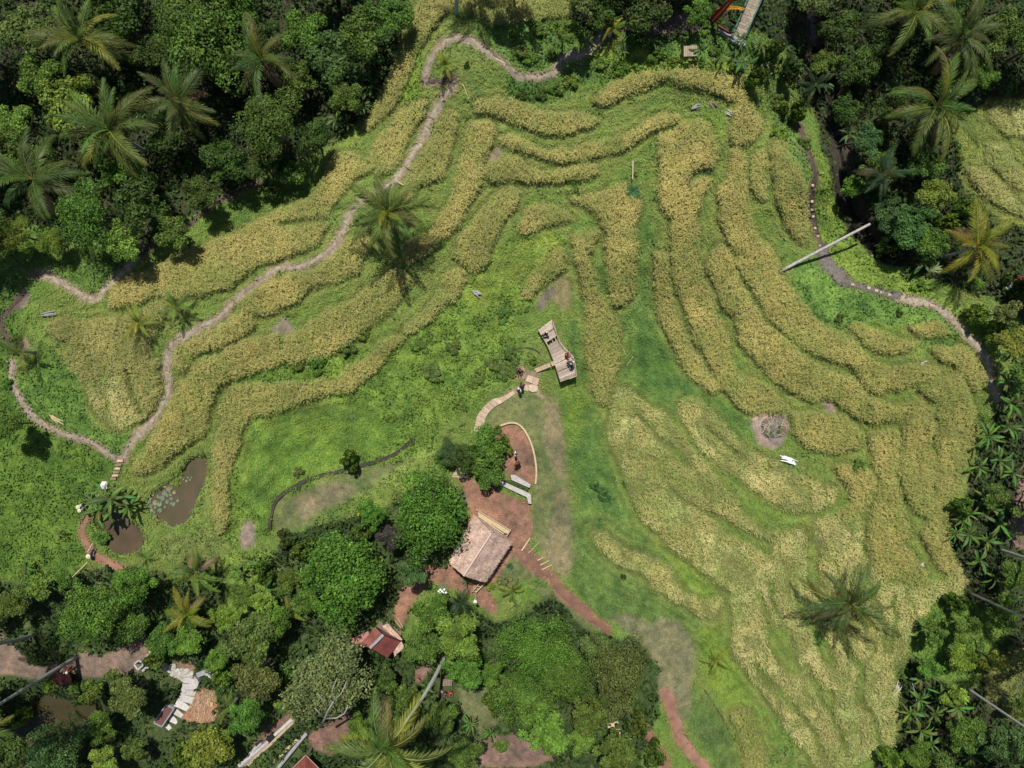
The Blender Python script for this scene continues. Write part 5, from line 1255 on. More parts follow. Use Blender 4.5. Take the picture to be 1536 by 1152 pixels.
for i in range(NP):
    t0 = i / NP; t1 = (i + (0.6 if i in gap else 0.9)) / NP
    a0, a1 = lerp_line(DK, t0), lerp_line(DK, t1); b0, b1 = lerp_line(DR, t0), lerp_line(DR, t1)
    dz = random.uniform(-.012, .012)
    segs = [(0.0, 1.0)] if i not in hole else [(0.0, 0.05), (0.5, 0.55), (0.78, 0.84), (0.97, 1.0)]
    for s0, s1 in segs:
        q = [(a0[0] + (b0[0] - a0[0]) * s, a0[1] + (b0[1] - a0[1]) * s) for s in (s0, s1)] + [(a1[0] + (b1[0] - a1[0]) * s, a1[1] + (b1[1] - a1[1]) * s) for s in (s1, s0)]
        P = [W(x, y, ZD) for x, y in q]
        m = MB(); m.prism([(p.x, p.y) for p in P], ZD - .04 + dz, ZD + dz)
        m.build('plank' if s1 - s0 > .5 else 'joist', M_PLANK, deck, color=None)
m = MB()
for ln in (DK, DR):
    P = [W(x, y, ZD - .1) for x, y in ln]
    for a, b in zip(P[:-1], P[1:]): m.beam(a, b, .1, .1)
m.build('edge_beam', M_DRYWOOD, deck)
for i, t in enumerate((0.02, 0.2, 0.38, 0.56, 0.74, 0.98)):
    for ln in (DK, DR):
        x, y = lerp_line(ln, t); p = W(x, y, ZD - .08); g = gz_world(p.x, p.y)
        m = MB(); m.tube([(p.x, p.y, min(g, p.z - .5) - .3), (p.x, p.y, p.z)], .06, 7); m.build('post', M_DRYWOOD, deck)
rail = [lerp_line(DR, t) for t in (0.03, .2, .33, .45, .58, .7, .85, 1.0)]
RP = [W(x, y, ZD + .5) for x, y in rail] ; e = W(*DK[-1], ZD + .5); RP.append(RP[-1].lerp(e, .45))
for a, b in zip(RP[:-1], RP[1:]):
    m = MB(); m.tube([tuple(a), tuple(b)], .035, 6); m.build('handrail', M_BAMBOO, deck)
for p in RP:
    m = MB(); m.tube([(p.x, p.y, ZD - .05), (p.x, p.y, ZD + .55)], .03, 6); m.build('rail_post', M_BAMBOO, deck)
tag(deck, "kinked plank viewing platform with a gap in its boards above the green slope", "platform")

# ramp to the platform
ramp = empty('ramp_bridge', W(815, 549, ZD - .6))
A0, A1 = Z(800, 470, 9.6, [(18, 800), (300, 685)]); B0, B1 = Z(800, 470, 9.6, [(50, 850), (320, 740)])
zg = float(ground_z(802, 556)) + .12
for i in range(17):
    t0, t1 = i / 17, (i + .78) / 17
    if i == 13: continue
    q = []
    for t, A, B in ((t0, A0, B0), (t1, A1, B1)): pass
    pa = lambda t: (A0[0] + (A1[0] - A0[0]) * t, A0[1] + (A1[1] - A0[1]) * t); pb = lambda t: (B0[0] + (B1[0] - B0[0]) * t, B0[1] + (B1[1] - B0[1]) * t)
    z = zg + (ZD - zg) * (t0 + t1) / 2
    P = [W(*q_, z) for q_ in (pa(t0), pb(t0), pb(t1), pa(t1))]
    m = MB(); m.prism([(p.x, p.y) for p in P], z - .05, z); m.build('plank', M_BAMBOO, ramp)
for A, B in ((A0, A1), (B0, B1)):
    m = MB(); m.beam(W(*A, zg - .08), W(*B, ZD - .08), .07, .07); m.build('side_beam', M_DRYWOOD, ramp)
tag(ramp, "narrow slatted ramp linking the stone slabs to the platform", "ramp")

# ------------------------------------------------------------------ stone slabs and slab walkway
def slab_poly(pts, mat, name, parent, th=.12, lift=.07):
    zs = [float(ground_z(x, y)) for x, y in pts]; z = max(zs) + lift
    P = [W(x, y, z) for x, y in pts]
    m = MB(); m.prism([(p.x, p.y) for p in P], z - th - .2, z + random.uniform(-.01, .01)); return m.build(name, mat, parent)
walk = empty('slab_walkway', G(790, 575))
for pts in ([(300,740),(365,755),(345,830),(275,800)],[(369,757),(432,775),(415,812),(400,852),(349,832)],[(310,846),(360,838),(410,858),(402,916),(345,922),(305,900)],[(246,845),(300,850),(300,908),(244,905)],
            [(190,870),(240,862),(240,912),(200,905)]):
    slab_poly(Z(750, 460, 7.2, pts), M_SLAB, 'slab', walk)
oL = Z(650,590,5.76,[(690,-22),(600,30),(500,52),(430,120),(380,190),(360,260),(350,330)]); oR = Z(650,590,5.76,[(705,5),(610,72),(540,110),(480,160),(445,225),(437,290),(430,340)])
for i in range(11):
    a, b = lerp_line(oL, i / 11), lerp_line(oR, i / 11); c, d = lerp_line(oR, (i + .95) / 11), lerp_line(oL, (i + .95) / 11)
    slab_poly([a, b, c, d], M_SLAB, 'slab', walk, lift=.06)
for pts in ([(200,635),(260,605),(270,650),(185,680)],[(183,684),(272,655),(300,700),(165,705)],[(162,709),(310,712),(318,738),(165,725)]):
    slab_poly(Z(650,590,5.76,pts), M_SLAB, 'slab', walk)
walk['kind'] = 'structure'
for pts, lk in (([(415,905),(460,905),(468,935),(450,950),(425,945)], 'a'), ([(435,960),(485,955),(493,1010),(460,1030),(430,1020)], 'b')):
    pass
slabs2 = empty('slab_pair', G(918, 1088))
for pts in ([(415,905),(455,905),(467,935),(440,952),(425,942)],[(436,958),(480,950),(493,1000),(490,1020),(436,1025)]):
    slab_poly(T(2,2,pts), M_SLAB, 'slab', slabs2, lift=.1)
tag(slabs2, "two buff stone slabs lying among trees left of the red path", "paving slabs")
sq = [(1,(400,130)),(1,(413,134)),(0,(483,148)),(0,(515,160)),(0,(538,168)),(0,(572,178)),(0,(752,224))]
for _, (a, b) in sq[1:]:
    x, y = T(3,1,[(a, b)])[0]; w = 2.6; h = 2
    t = slab_poly([(x - w, y - h), (x + w, y - h + .8), (x + w * .8, y + h), (x - w, y + h * .8)], M_SLAB, 'stepping_stone', None, lift=.09)
    tag(t, None, 'stepping stone', 'stepping stones along the right footpath'); REG.append((t, "pale square stepping stone", x, y))
for a, b in [(262,1020),(270,1060),(242,935),(237,870),(240,800),(250,985),(237,905)]:
    x, y = T(3,0,[(a, b)])[0]
    t = slab_poly([(x - 2, y - 1.6), (x + 1.8, y - 1.8), (x + 1.6, y + 1.8), (x - 1.8, y + 1.5)], M_SLAB, 'stepping_stone', None, lift=.09)
    tag(t, None, 'stepping stone', 'stepping stones along the right footpath'); REG.append((t, "small rough stepping stone in the footpath", x, y))

# low kerb round the oval yard
def wall_line(name, pts, w, h, mat, label, cat, base=-.2, it=2, parent=None):
    pts = resample(smooth_line(pts, it), 4); c = G(*pts[len(pts) // 2]); m = MB(); P = []
    for x, y in pts: P.append(G(x, y))
    for i in range(len(P) - 1):
        a, b = P[i], P[i + 1]; d = Vector((b.x - a.x, b.y - a.y, 0)).normalized() * .02; s = Vector((-d.y, d.x, 0)).normalized() * w / 2
        q = [a - s - d, b - s + d, b + s + d, a + s - d]
        m.prism([(v.x, v.y) for v in q], [a.z + base, b.z + base, b.z + base, a.z + base], [a.z + h, b.z + h + .001 * (i % 2), b.z + h + .001 * (i % 2), a.z + h])
    o = m.build(name, mat, parent)
    if parent is None: tag(o, label, cat)
    return o
wall_line('kerb_wall', Z(650,590,5.76,[(490,330),(580,275),(690,245),(760,280),(810,350),(850,440),(880,560),(892,680),(882,780)]), .17, .28, M_BAMBOO, "low curved buff kerb wall around the oval earth yard", "kerb wall")
wall_line('retaining_edge', T(1,1,[(695,798),(640,850),(590,878),(520,902),(430,925),(340,950),(250,968),(190,1000),(130,1035),(88,1080),(72,1152),(72,1190)]), .38, .16, M_STONE, "dark curved retaining edge across the green central slope", "retaining edge")
wall_line('retaining_edge', Z(750,460,7.2,[(90,520),(180,460),(260,440),(350,450),(430,500)]), .15, .12, M_STONE, "short dark curved edge left of the platform ramp", "retaining edge")
wall_line('retaining_edge', T(0,2,[(1000,560),(940,610),(880,650),(810,665)]), .25, .15, M_STONE, "dark curved edge among bushes above the stone staircase", "retaining edge")
wall_line('retaining_edge', T(2,2,[(855,815),(890,870),(930,930),(965,1010)]), .2, .05, M_STONE, "straight dark ditch edge on the lower right grass slope", "retaining edge", it=0)

# white planter bench by the courtyard
pl = empty('white_planter', G(785, 735))
c0 = Z(660,690,5.76,[(610,130),(650,130),(782,212),(778,238),(765,238),(618,172)]); c1 = Z(660,690,5.76,[(488,178),(560,192),(740,272),(785,300),(790,378),(764,376),(750,322),(500,205)])
for k, pts in enumerate((c0, c1)):
    z = float(ground_z(775, 725)) + .55 - .1 * k; P = [W(x, y, z) for x, y in pts]
    m = MB(); m.prism([(p.x, p.y) for p in P], z - .8, z); m.build('wall', M_CONC, pl)
z = float(ground_z(775, 725)) + .3; P = [W(x, y, z) for x, y in Z(660,690,5.76,[(560,180),(620,175),(765,240),(760,275),(740,268)])]
m = MB(); m.prism([(p.x, p.y) for p in P], z - .6, z); m.build('soil', M_DARKDIRT, pl)
for i in range(7):
    p = W(*Z(660,690,5.76,[(600 + i * 24, 190 + i * 11)])[0], z)
    put('foliage', CROWN_SMALL[i % 3], pl, p - pl.location, (0, 0, i), (.25, .25, .3), TINT['blue'] if i % 2 else TINT['lush'])
tag(pl, "white concrete planter bench along the top of the earth courtyard", "planter")

# ------------------------------------------------------------------ thatched hut
def Rf(z0, sc, x0, y0, pts): return [W(x0 + a / sc, y0 + b / sc, z0) for a, b in pts]
hut = empty('thatched_hut', G(722, 822)); g0 = hut.location.z
ze, zr = g0 + 2.15, g0 + 3.9
eN, eE, eS, eW = Rf(ze, 5.76, 660, 690, [(312,490),(606,702),(376,1050),(90,895)])
rN, rS = Rf(zr, 5.76, 660, 690, [(445,630),(205,1000)])
ze_ = Vector((0, 0, .12))
m = MB()
for q in ((eW, rS, rN, eN), (eE, rN, rS, eS), (eN, rN, eE), (eS, rS, eW)):
    n = len(q); m.add([*q, *[p - ze_ for p in q]], [tuple(range(n)), tuple(range(n, 2 * n))[::-1]] + [(i, n + i, n + (i + 1) % n, (i + 1) % n) for i in range(n)])
m.build('roof', M_THATCH, hut)
def thatch(quads, rs, name, parent, L=.42, dens=1.0):
    """thatch bundles lying down the slope; quad = eave0, ridge0, ridge1, eave1, count"""
    V = []; F = []; C_ = []; o0 = Vector(parent.location)
    for e0, r0, r1, e1, n in quads:
        nrm = (r0 - e0).cross(e1 - e0).normalized(); nrm = nrm if nrm.z > 0 else -nrm
        tri = (r0 - r1).length < .01
        for _ in range(int(n * dens)):
            u, v = rs.random(), rs.random()
            if tri: v = 1 - math.sqrt(1 - v)
            top = (e0.lerp(r0, v)).lerp(e1.lerp(r1, v), u); dn = ((e0 - r0).lerp(e1 - r1, u)).normalized()
            side = dn.cross(nrm).normalized(); dn = (dn + side * rs.uniform(-.22, .22)).normalized(); w = rs.uniform(.02, .045); l = L * rs.uniform(.5, 1.2)
            a = top + nrm * .015; b = top + dn * l + nrm * rs.uniform(.02, .09); k = len(V)
            V += [tuple(q - o0) for q in (a - side * w, a + side * w, b + side * w * .6, b - side * w * .6)]; F.append((k, k + 1, k + 2, k + 3))
            patch = 1 + .22 * math.sin(u * 9 + v * 5) * math.sin(v * 11 - u * 4)
            g = rs.uniform(.62, 1.22) * patch; C_ += [(.56 * g, .40 * g, .32 * g)] * 4
    o = put(name, np_mesh(name, np.array(V), np.array(F), M_THVEG, np.array(C_)), parent); o['kind'] = 'stuff'; return o
M_THVEG = veg_mat("thatch_straw_bundles", 0.05, 0.9, 0.1, 2.5, 0.8, 1.2)
rs = random.Random(4); M_TH2 = plain("ridge_straw", (0.66, 0.5, 0.42), (0.45, 0.34, 0.28), scale=22, bump=.2)
thatch([(eW, rS, rN, eN, 3600), (eE, rN, rS, eS, 4400), (eN, rN, rN, eE, 1200), (eS, rS, rS, eW, 1000)], rs, 'thatch', hut)
m = MB(); m.tube([tuple(rN + Vector((0, 0, .05))), tuple(rS + Vector((0, 0, .05)))], .11, 8); m.build('ridge_cap', M_TH2, hut)
def inset(c, f): return c.lerp((eN + eE + eS + eW) / 4, f)
corners = [inset(c, .16) for c in (eN, eE, eS, eW)]
for c in corners + [corners[0].lerp(corners[3], .5), corners[1].lerp(corners[2], .5)]:
    m = MB(); m.tube([(c.x, c.y, g0 - .2), (c.x, c.y, ze + .1)], .08, 8); m.build('post', M_DRYWOOD, hut)
for a, b in zip(corners, corners[1:] + corners[:1]):
    m = MB(); a_, b_ = a.lerp(b, .04), a.lerp(b, .96); m.beam((a_.x, a_.y, g0 + .45), (b_.x, b_.y, g0 + .45), .05, .9); m.build('low_wall', M_BAMBOO, hut)
m = MB(); m.prism([(c.x, c.y) for c in corners], g0 - .2, g0 + .12); m.build('floor', M_SLAB, hut)
tag(hut, "hut with a grey brown thatched hip roof beside the earth courtyard", "hut")
# terrace bench with two rails in front of the hut
tb = empty('bamboo_bench', G(740, 778)); z = tb.location.z
q = Rf(z + .5, 5.76, 660, 690, [(320,432),(608,608),(592,640),(560,632),(335,487)])
m = MB(); m.prism([(p.x, p.y) for p in q], z + .36, z + .46); m.build('seat', M_BAMBOO, tb)
for a, b in (((316,430),(608,608)), ((330,485),(548,638)), ((608,608),(575,660))):
    P = Rf(z + .62, 5.76, 660, 690, [a, b]); m = MB(); m.tube([tuple(P[0]), tuple(P[1])], .06, 7); m.build('rail', M_BAMBOO, tb)
for a in ((316,430),(460,518),(608,608),(330,485),(548,638)):
    p = Rf(z + .6, 5.76, 660, 690, [a])[0]; m = MB(); m.tube([(p.x, p.y, z - .2), tuple(p)], .05, 6); m.build('leg', M_BAMBOO, tb)
tag(tb, "long pale bamboo bench with rails along the hut's upper eave", "bench")
lad = empty('bamboo_rack', G(718, 880)); z = lad.location.z
for a, b in (((275,1140),(345,1060)), ((310,1145),(388,1065))):
    P = Rf(z + .5, 5.76, 660, 690, [a, b]); m = MB(); m.tube([tuple(P[0]), tuple(P[1])], .055, 6); m.build('rail', M_BAMBOO, lad)
for f in (.1, .35, .6, .85):
    P = Rf(z + .44, 5.76, 660, 690, [(275 + 70 * f, 1140 - 80 * f), (310 + 78 * f, 1145 - 80 * f)]); m = MB(); m.tube([tuple(P[0]), tuple(P[1])], .035, 6); m.build('rung', M_BAMBOO, lad)
for a in ((280,1135),(340,1065),(315,1140),(383,1070)):
    p = Rf(z + .5, 5.76, 660, 690, [a])[0]; m = MB(); m.tube([(p.x, p.y, z - .1), tuple(p)], .04, 6); m.build('leg', M_BAMBOO, lad)
tag(lad, "short bamboo rack below the hut's lower corner", "rack")
def pole(a, b, r, mat, label, cat='pole', name='bamboo_pole', za=.12, zb=.12):
    A, B = G(*a, za), G(*b, zb); m = MB(); n = 6
    m.tube([tuple(A.lerp(B, i / n)) for i in range(n + 1)], [r * (1 - .25 * i / n) for i in range(n + 1)], 7)
    o = m.build(name, mat); tag(o, label, cat); return o
zz = lambda *p: Z(660, 690, 5.76, p)
pole(*zz((706,782),(778,672)), .09, M_BAMBOO, "thick pale bamboo pole lying at the courtyard's lower right exit")
pole(*zz((765,800),(858,708)), .05, M_BAMBOO, "thin pale bamboo pole lying at the head of the red steps")
for k, (a, b) in enumerate((((842,866),(892,842)), ((866,906),(942,868)), ((880,946),(968,903)))):
    o = pole(*zz(a, b), .07, M_BAMBOO, None, 'step edge', 'step_log'); tag(o, ["uppermost", "middle", "lowest"][k] + " short log edging a step of the red path", 'step edge', 'logs edging the red path steps')

# ------------------------------------------------------------------ red roofed house
hs = empty('red_roofed_house', G(566, 965)); g0 = hs.location.z; P = lambda z, *pts: [W(500 + a / 5.76, 900 + b / 5.76, g0 + z) for a, b in pts]
def roof_faces(polys, name, mat, parent, th=.08, color=None):
    m = MB()
    for q in polys:
        n = len(q); dn = Vector((0, 0, th)); m.add([*q, *[p - dn for p in q]], [tuple(range(n)), tuple(range(n, 2 * n))[::-1]] + [(i, n + i, n + (i + 1) % n, (i + 1) % n) for i in range(n)])
    return m.build(name, mat, parent, color=color)
ri0, ri1 = P(4.2, (432,298), (318,412))
A_, B_, C_, D_ = P(2.6, (372,232)), P(2.6, (582,352)), P(2.6, (470,500)), P(2.6, (232,380))
A_, B_, C_, D_ = A_[0], B_[0], C_[0], D_[0]
roof_faces([(A_, ri0, ri1, D_)], 'roof', M_REDROOF, hs, color=(1.25, 1.5, 1.5)); roof_faces([(ri0, B_, C_, ri1)], 'roof', M_REDROOF, hs, color=(.9, .9, .9)); roof_faces([(A_, B_, ri0)], 'roof', M_REDROOF, hs, color=(1, 1, 1)); roof_faces([(C_, D_, ri1)], 'roof', M_REDROOF, hs, color=(1, 1, 1))
m = MB(); m.beam(ri0 + Vector((0, 0, .08)), ri1 + Vector((0, 0, .08)), .28, .1); m.build('ridge_cap', M_GREYSLAB, hs)
for a, b in ((ri0, A_), (ri0, B_)):
    m = MB(); m.beam(a + Vector((0, 0, .06)), b + Vector((0, 0, .06)), .1, .08); m.build('hip_cap', M_DARK, hs)
q = P(2.3, (100,362), (300,268), (345,385), (190,430)); roof_faces([q], 'lean_to_roof', M_REDROOF, hs, color=(1.5, 2.4, 2.4))
q = P(2.35, (422,222), (470,203), (578,322), (552,352)); q2 = P(2.3, (556,356), (590,360), (602,392), (530,462), (500,440)); 
for qq in (q, q2):
    roof_faces([qq], 'thatched_canopy', M_THATCH, hs)
    thatch([(qq[3], qq[0], qq[1], qq[2], 500)], rs, 'thatch', hs, .35)
for (a, b) in zip((A_, B_, C_, D_), (B_, C_, D_, A_)):
    c = (A_ + B_ + C_ + D_) / 4; a2, b2 = a.lerp(c, .12), b.lerp(c, .12); a3, b3 = a2.lerp(b2, .02), a2.lerp(b2, .98)
    m = MB(); m.beam((a3.x, a3.y, g0 + 1.2), (b3.x, b3.y, g0 + 1.2), .12, 2.7); m.build('wall', M_SLAB, hs)
for a, b in (((520,165),(585,240)), ((555,150),(600,235))):
    q = P(.4, a, b); m = MB(); m.tube([tuple(q[0]), tuple(q[1])], .05, 6); m.build('bench_rail', M_BAMBOO, hs)
tag(hs, "small house with a faded red roof half hidden under trees", "house")
# tiled pavilion at the bottom edge
pv = empty('tiled_pavilion', G(459, 1170)); g0 = pv.location.z
cs = [W(458.7 + dx, 1132.7 + dy, g0 + 2.6) for dx, dy in ((0, 0), (37, 37), (0, 74), (-37, 37))]; ap = W(458.7, 1171, g0 + 4.4)
roof_faces([(cs[i], cs[(i + 1) % 4], ap) for i in range(4)], 'roof', M_TILE, pv)
for i in (0, 3):
    a, b = cs[i], cs[(i + 1) % 4]
    for r in range(11):
        f0, f1 = r / 11, (r + 1) / 11; n = max(2, int((1 - f0) * 12))
        for k in range(n):
            u0, u1 = (k + .06) / n, (k + .94) / n
            q = [a.lerp(ap, f0).lerp(b.lerp(ap, f0), u0), a.lerp(ap, f0).lerp(b.lerp(ap, f0), u1), a.lerp(ap, f1).lerp(b.lerp(ap, f1), u1), a.lerp(ap, f1).lerp(b.lerp(ap, f1), u0)]
            q = [q[0] + Vector((0, 0, .07)), q[1] + Vector((0, 0, .07)), q[2] + Vector((0, 0, .02)), q[3] + Vector((0, 0, .02))]
            roof_faces([q], 'roof_tile', M_TILE, pv, .04)
for i in range(4):
    m = MB(); m.beam(cs[i] + Vector((0, 0, .04)), cs[(i + 1) % 4] + Vector((0, 0, .04)), .1, .06); m.build('roof_edge', M_BAMBOO, pv)
    c = cs[i].lerp(ap, .15); m = MB(); m.beam((c.x, c.y, g0 - .2), (c.x + .01, c.y, g0 + 2.7), .16, .16); m.build('post', M_DRYWOOD, pv)
tag(pv, "pavilion roof corner of red brown tiles at the bottom edge", "pavilion")
# small thatched shelter near the top
sh = empty('small_shelter', G(1035, 80)); g0 = sh.location.z
q = [W(x, y, g0 + z) for (x, y), z in zip(Z(980,0,7.68,[(350,530),(505,522),(510,645),(350,650)]), (1.9, 1.9, 1.5, 1.5))]
for k in range(7):
    f0, f1 = k / 7 + .008, (k + 1) / 7 - .008
    roof_faces([[q[0].lerp(q[1], f0), q[0].lerp(q[1], f1), q[3].lerp(q[2], f1), q[3].lerp(q[2], f0)]], 'roof_board', M_SLAB, sh, .05)
for p in q:
    c = p.lerp((q[0] + q[2]) / 2, .12); m = MB(); m.tube([(c.x, c.y, g0 - .3), (c.x, c.y, c.z - .02)], .04, 6); m.build('post', M_DRYWOOD, sh)
tag(sh, "tiny shelter with a pale square board roof among bright weeds", "shelter")

# ------------------------------------------------------------------ bridge and red banner at the top right
br = empty('footbridge', G(1125, 45)); z = float(ground_z(1112, 60)) + .5
def pz(zv, pts): return [W(x, y, zv) for x, y in Z(980, 0, 7.68, pts)]
Lp, Rp = [(920,385),(1000,190),(1130,-120),(1220,-380)], [(1052,440),(1150,220),(1285,-80),(1370,-340)]
for i in range(26):
    t0, t1 = i / 26, (i + .92) / 26; q = [lerp_line(Lp, t0), lerp_line(Rp, t0), lerp_line(Rp, t1), lerp_line(Lp, t1)]
    m = MB(); m.prism([(p.x, p.y) for p in pz(z, q)], z - .06, z); m.build('deck_board', M_PATH, br)
for ln in (Lp, Rp):
    q = pz(z + .95, [lerp_line(ln, t) for t in (0, .2, .4, .6, .8, 1)])
    for a, b in zip(q[:-1], q[1:]):
        m = MB(); m.tube([tuple(a), tuple(b)], .045, 6); m.build('handrail', M_GREENPAINT, br)
        m = MB(); m.tube([(a.x, a.y, a.z - .5), (b.x, b.y, b.z - .5)], .03, 6); m.build('lower_rail', M_GREENPAINT, br)
    for p in q:
        m = MB(); m.tube([(p.x, p.y, z - 1.5), tuple(p)], .05, 6); m.build('rail_post', M_GREENPAINT, br)
tag(br, "footbridge with green handrails entering at the top edge", "bridge")
ld = empty('landing_slab', G(1100, 60)); slab_poly(Z(980,0,7.68,[(740,300),(800,330),(925,392),(1050,445),(1065,515),(1030,535),(900,470),(810,400),(760,360)]), M_GREYSLAB, 'slab', ld, lift=.12)
q = pz(z + .3, [(740,300),(800,335),(860,370),(922,388)]); m = MB()
for a, b in zip(q[:-1], q[1:]): m.beam(a, b, .09, .4)
m.build('red_edge', M_TILE, ld); ld['kind'] = 'structure'
bn = empty('red_banner', G(1066, 36)); g0 = bn.location.z
spine = [(1066,34,.2),(1072,27,1.2),(1079,20,2.4),(1087,11,3.6),(1095,2,4.8),(1102,-10,5.6)]
m = MB(); SP = [W(x, y, g0 + zz_) for x, y, zz_ in spine]; wd = [.28, .38, .36, .3, .2, .04]
for i in range(5):
    a, b = SP[i], SP[i + 1]; s = Vector((.8, -.55, 0)); up = Vector((0, 0, .05))
    V8 = [a - s * wd[i] - up, a + s * wd[i] - up, b + s * wd[i + 1] - up, b - s * wd[i + 1] - up, a - s * wd[i] + up, a + s * wd[i] + up, b + s * wd[i + 1] + up, b - s * wd[i + 1] + up]
    m.add(V8, [(0, 3, 2, 1), (4, 5, 6, 7), (0, 1, 5, 4), (2, 3, 7, 6), (0, 4, 7, 3), (1, 2, 6, 5)])
m.build('banner_cloth', M_RED, bn)
m = MB(); m.tube([tuple(p - Vector((0, 0, .1))) for p in SP], [.06, .05, .045, .04, .03, .02], 6); m.build('pole', M_BAMBOO, bn)
tag(bn, "red curved ceremonial banner leaning beside the footbridge", "banner")
ar = empty('yellow_banner', G(1072, 22)); arc = [(1071,17,.2),(1078,13,1.4),(1086,11,2.4),(1095,9.5,3.0),(1105,10,3.4),(1114,12,3.5),(1122,16,3.3),(1126,21,3.0),(1126.5,25,2.5)]
SP = [W(x, y, g0 + zz_) for x, y, zz_ in arc]; m = MB(); m.tube([tuple(p) for p in SP], [.05, .05, .05, .045, .04, .035, .03, .025, .02], 6); m.build('pole', M_YELLOW, ar)
m = MB()
for i in range(5):
    a, b = SP[i], SP[i + 1]; dn = Vector((0, -.32, -.15)); m.add([a, b, b + dn * (1 - i * .1), a + dn * (1 - i * .1)], [(0, 1, 2, 3)])
m.build('banner_cloth', M_YELLOW, ar); tag(ar, "thin arching orange yellow banner over the footbridge", "banner")

# ------------------------------------------------------------------ stone staircase, planter box and basin at the lower left
sc_ = empty('stone_staircase', G(275, 1040)); CL = [(625,395),(607,440),(595,490),(580,540),(555,600),(518,655),(475,710),(432,770),(380,808),(330,850),(285,890)]; WD = [130,135,130,128,128,120,110,104,100,110,110]
zt = float(ground_z(285, 1020)) + .35
for i in range(len(CL) - 1):
    (x0, y0), (x1, y1) = CL[i], CL[i + 1]; dx, dy = x1 - x0, y1 - y0; L = math.hypot(dx, dy); n0 = (-dy / L * -1, dx / L * -1)
    an = .18; nx_1, ny_1 = math.cos(math.atan2(dy, dx) + math.pi / 2 - an), math.sin(math.atan2(dy, dx) + math.pi / 2 - an)
    w0, w1 = WD[i] / 2, WD[i + 1] / 2
    q = [(x0 + nx_1 * w0, y0 + ny_1 * w0), (x0 - nx_1 * w0, y0 - ny_1 * w0), (x0 + dx * .93 - nx_1 * w1, y0 + dy * .93 - ny_1 * w1), (x0 + dx * .93 + nx_1 * w1, y0 + dy * .93 + ny_1 * w1)]
    z = zt - .16 * i; Pq = [W(x, y, z) for x, y in Z(180, 950, 5.76, q)]
    m = MB(); m.prism([(p.x, p.y) for p in Pq], z - .9, z); m.build('step', M_CONC if i < 8 else M_SLAB, sc_)
for k, pts in enumerate(([(655,345),(765,305),(785,340),(672,382)], [(640,372),(668,400),(682,432),(662,440),(640,415)])):
    z = zt + .35; Pq = [W(x, y, z) for x, y in Z(180, 950, 5.76, pts)]; m = MB(); m.prism([(p.x, p.y) for p in Pq], z - .6, z); m.build('side_wall', M_GREYSLAB if k == 0 else M_CONC, sc_)
pts = Z(180,950,5.76,[(735,350),(765,355),(785,380),(798,412)]); P4 = [W(x, y, zt + .15) for x, y in pts]; m = MB()
for a, b in zip(P4[:-1], P4[1:]): m.beam(a, b, .16, .35)
m.build('end_wall', M_CONC, sc_)
tag(sc_, "curving stone staircase descending through bushes at lower left", "staircase")
rs = random.Random(12)
rk = [(330,240),(345,270),(370,285),(395,300),(420,305),(440,290),(465,310),(470,340),(500,320),(520,345),(540,320),(560,345),(585,330),(590,360),(560,375),(530,385),(510,370),(480,365),(450,335),(575,395),(610,360),(550,405),(320,215),(500,345),(430,325),(600,385),(400,280),(540,360),(460,285),(620,345)]
for k, (a, b) in enumerate(rk):
    x, y = Z(180,950,5.76,[(a, b)])[0]; c = G(x, y); t = MB(); r = rs.uniform(.22, .42); t.ball((0, 0, 0), r, 7, 5, .25, .6)
    o = put('white_rock', t.mesh('white_rock', M_ROCK), loc=c + Vector((0, 0, r * .3)), rot=(rs.uniform(-.2, .2), rs.uniform(-.2, .2), rs.uniform(0, 6)))
    tag(o, "one of the pale rocks heaped at the head of the stone staircase", 'rock', 'pale rocks heaped at the head of the staircase')
for a, b in ((280,130),(265,160),(245,190),(230,220),(330,180)):
    x, y = Z(180,950,5.76,[(a, b)])[0]; c = G(x, y); t = MB(); r = rs.uniform(.18, .3); t.ball((0, 0, 0), r, 7, 5, .25, .6)
    o = put('white_rock', t.mesh('white_rock', M_SLAB), loc=c + Vector((0, 0, r * .3))); tag(o, "buff stone in the short line edging the brown yard", 'rock', 'buff stones edging the brown yard')
bx = empty('planter_box', G(248, 1072)); z = zt - .5; q = [W(x, y, z) for x, y in Z(180,950,5.76,[(405,612),(475,642),(370,800),(300,765)])]; ctr = sum(q, Vector()) / 4
for i in range(4):
    a, b = q[i], q[(i + 1) % 4]; m = MB(); m.beam(a, a.lerp(b, .97), .12, .5); m.build('side', M_GREYSLAB, bx)
m = MB(); qi = [p.lerp(ctr, .08) for p in q]; m.prism([(p.x, p.y) for p in qi], z - .4, z + .1); m.build('soil', plain("maroon_soil", (0.17, 0.075, 0.065), (0.12, 0.055, 0.05), 6), bx)
tag(bx, "grey edged box of maroon soil beside the stone steps", "planter")
wb = empty('stone_basin', G(214, 998)); z = wb.location.z + .5; q = [W(x, y, z) for x, y in Z(180,950,5.76,[(140,250),(185,218),(218,262),(172,300)])]
for i in range(4):
    m = MB(); m.beam(q[i], q[i].lerp(q[(i + 1) % 4], .96), .16, 1.0); m.build('side', M_CONC, wb)
q2 = [W(x, y, z) for x, y in Z(180,950,5.76,[(176,305),(222,268),(248,300),(195,335)])]; m = MB(); m.prism([(p.x, p.y) for p in q2], z - .8, z); m.build('lid', M_CONC, wb)
m = MB(); ci = sum(q, Vector()) / 4; m.prism([(p.lerp(ci, .15).x, p.lerp(ci, .15).y) for p in q], z - .8, z - .35); m.build('basin_floor', M_DARK, wb)
tag(wb, "small white concrete basin at the edge of the brown yard", "basin")
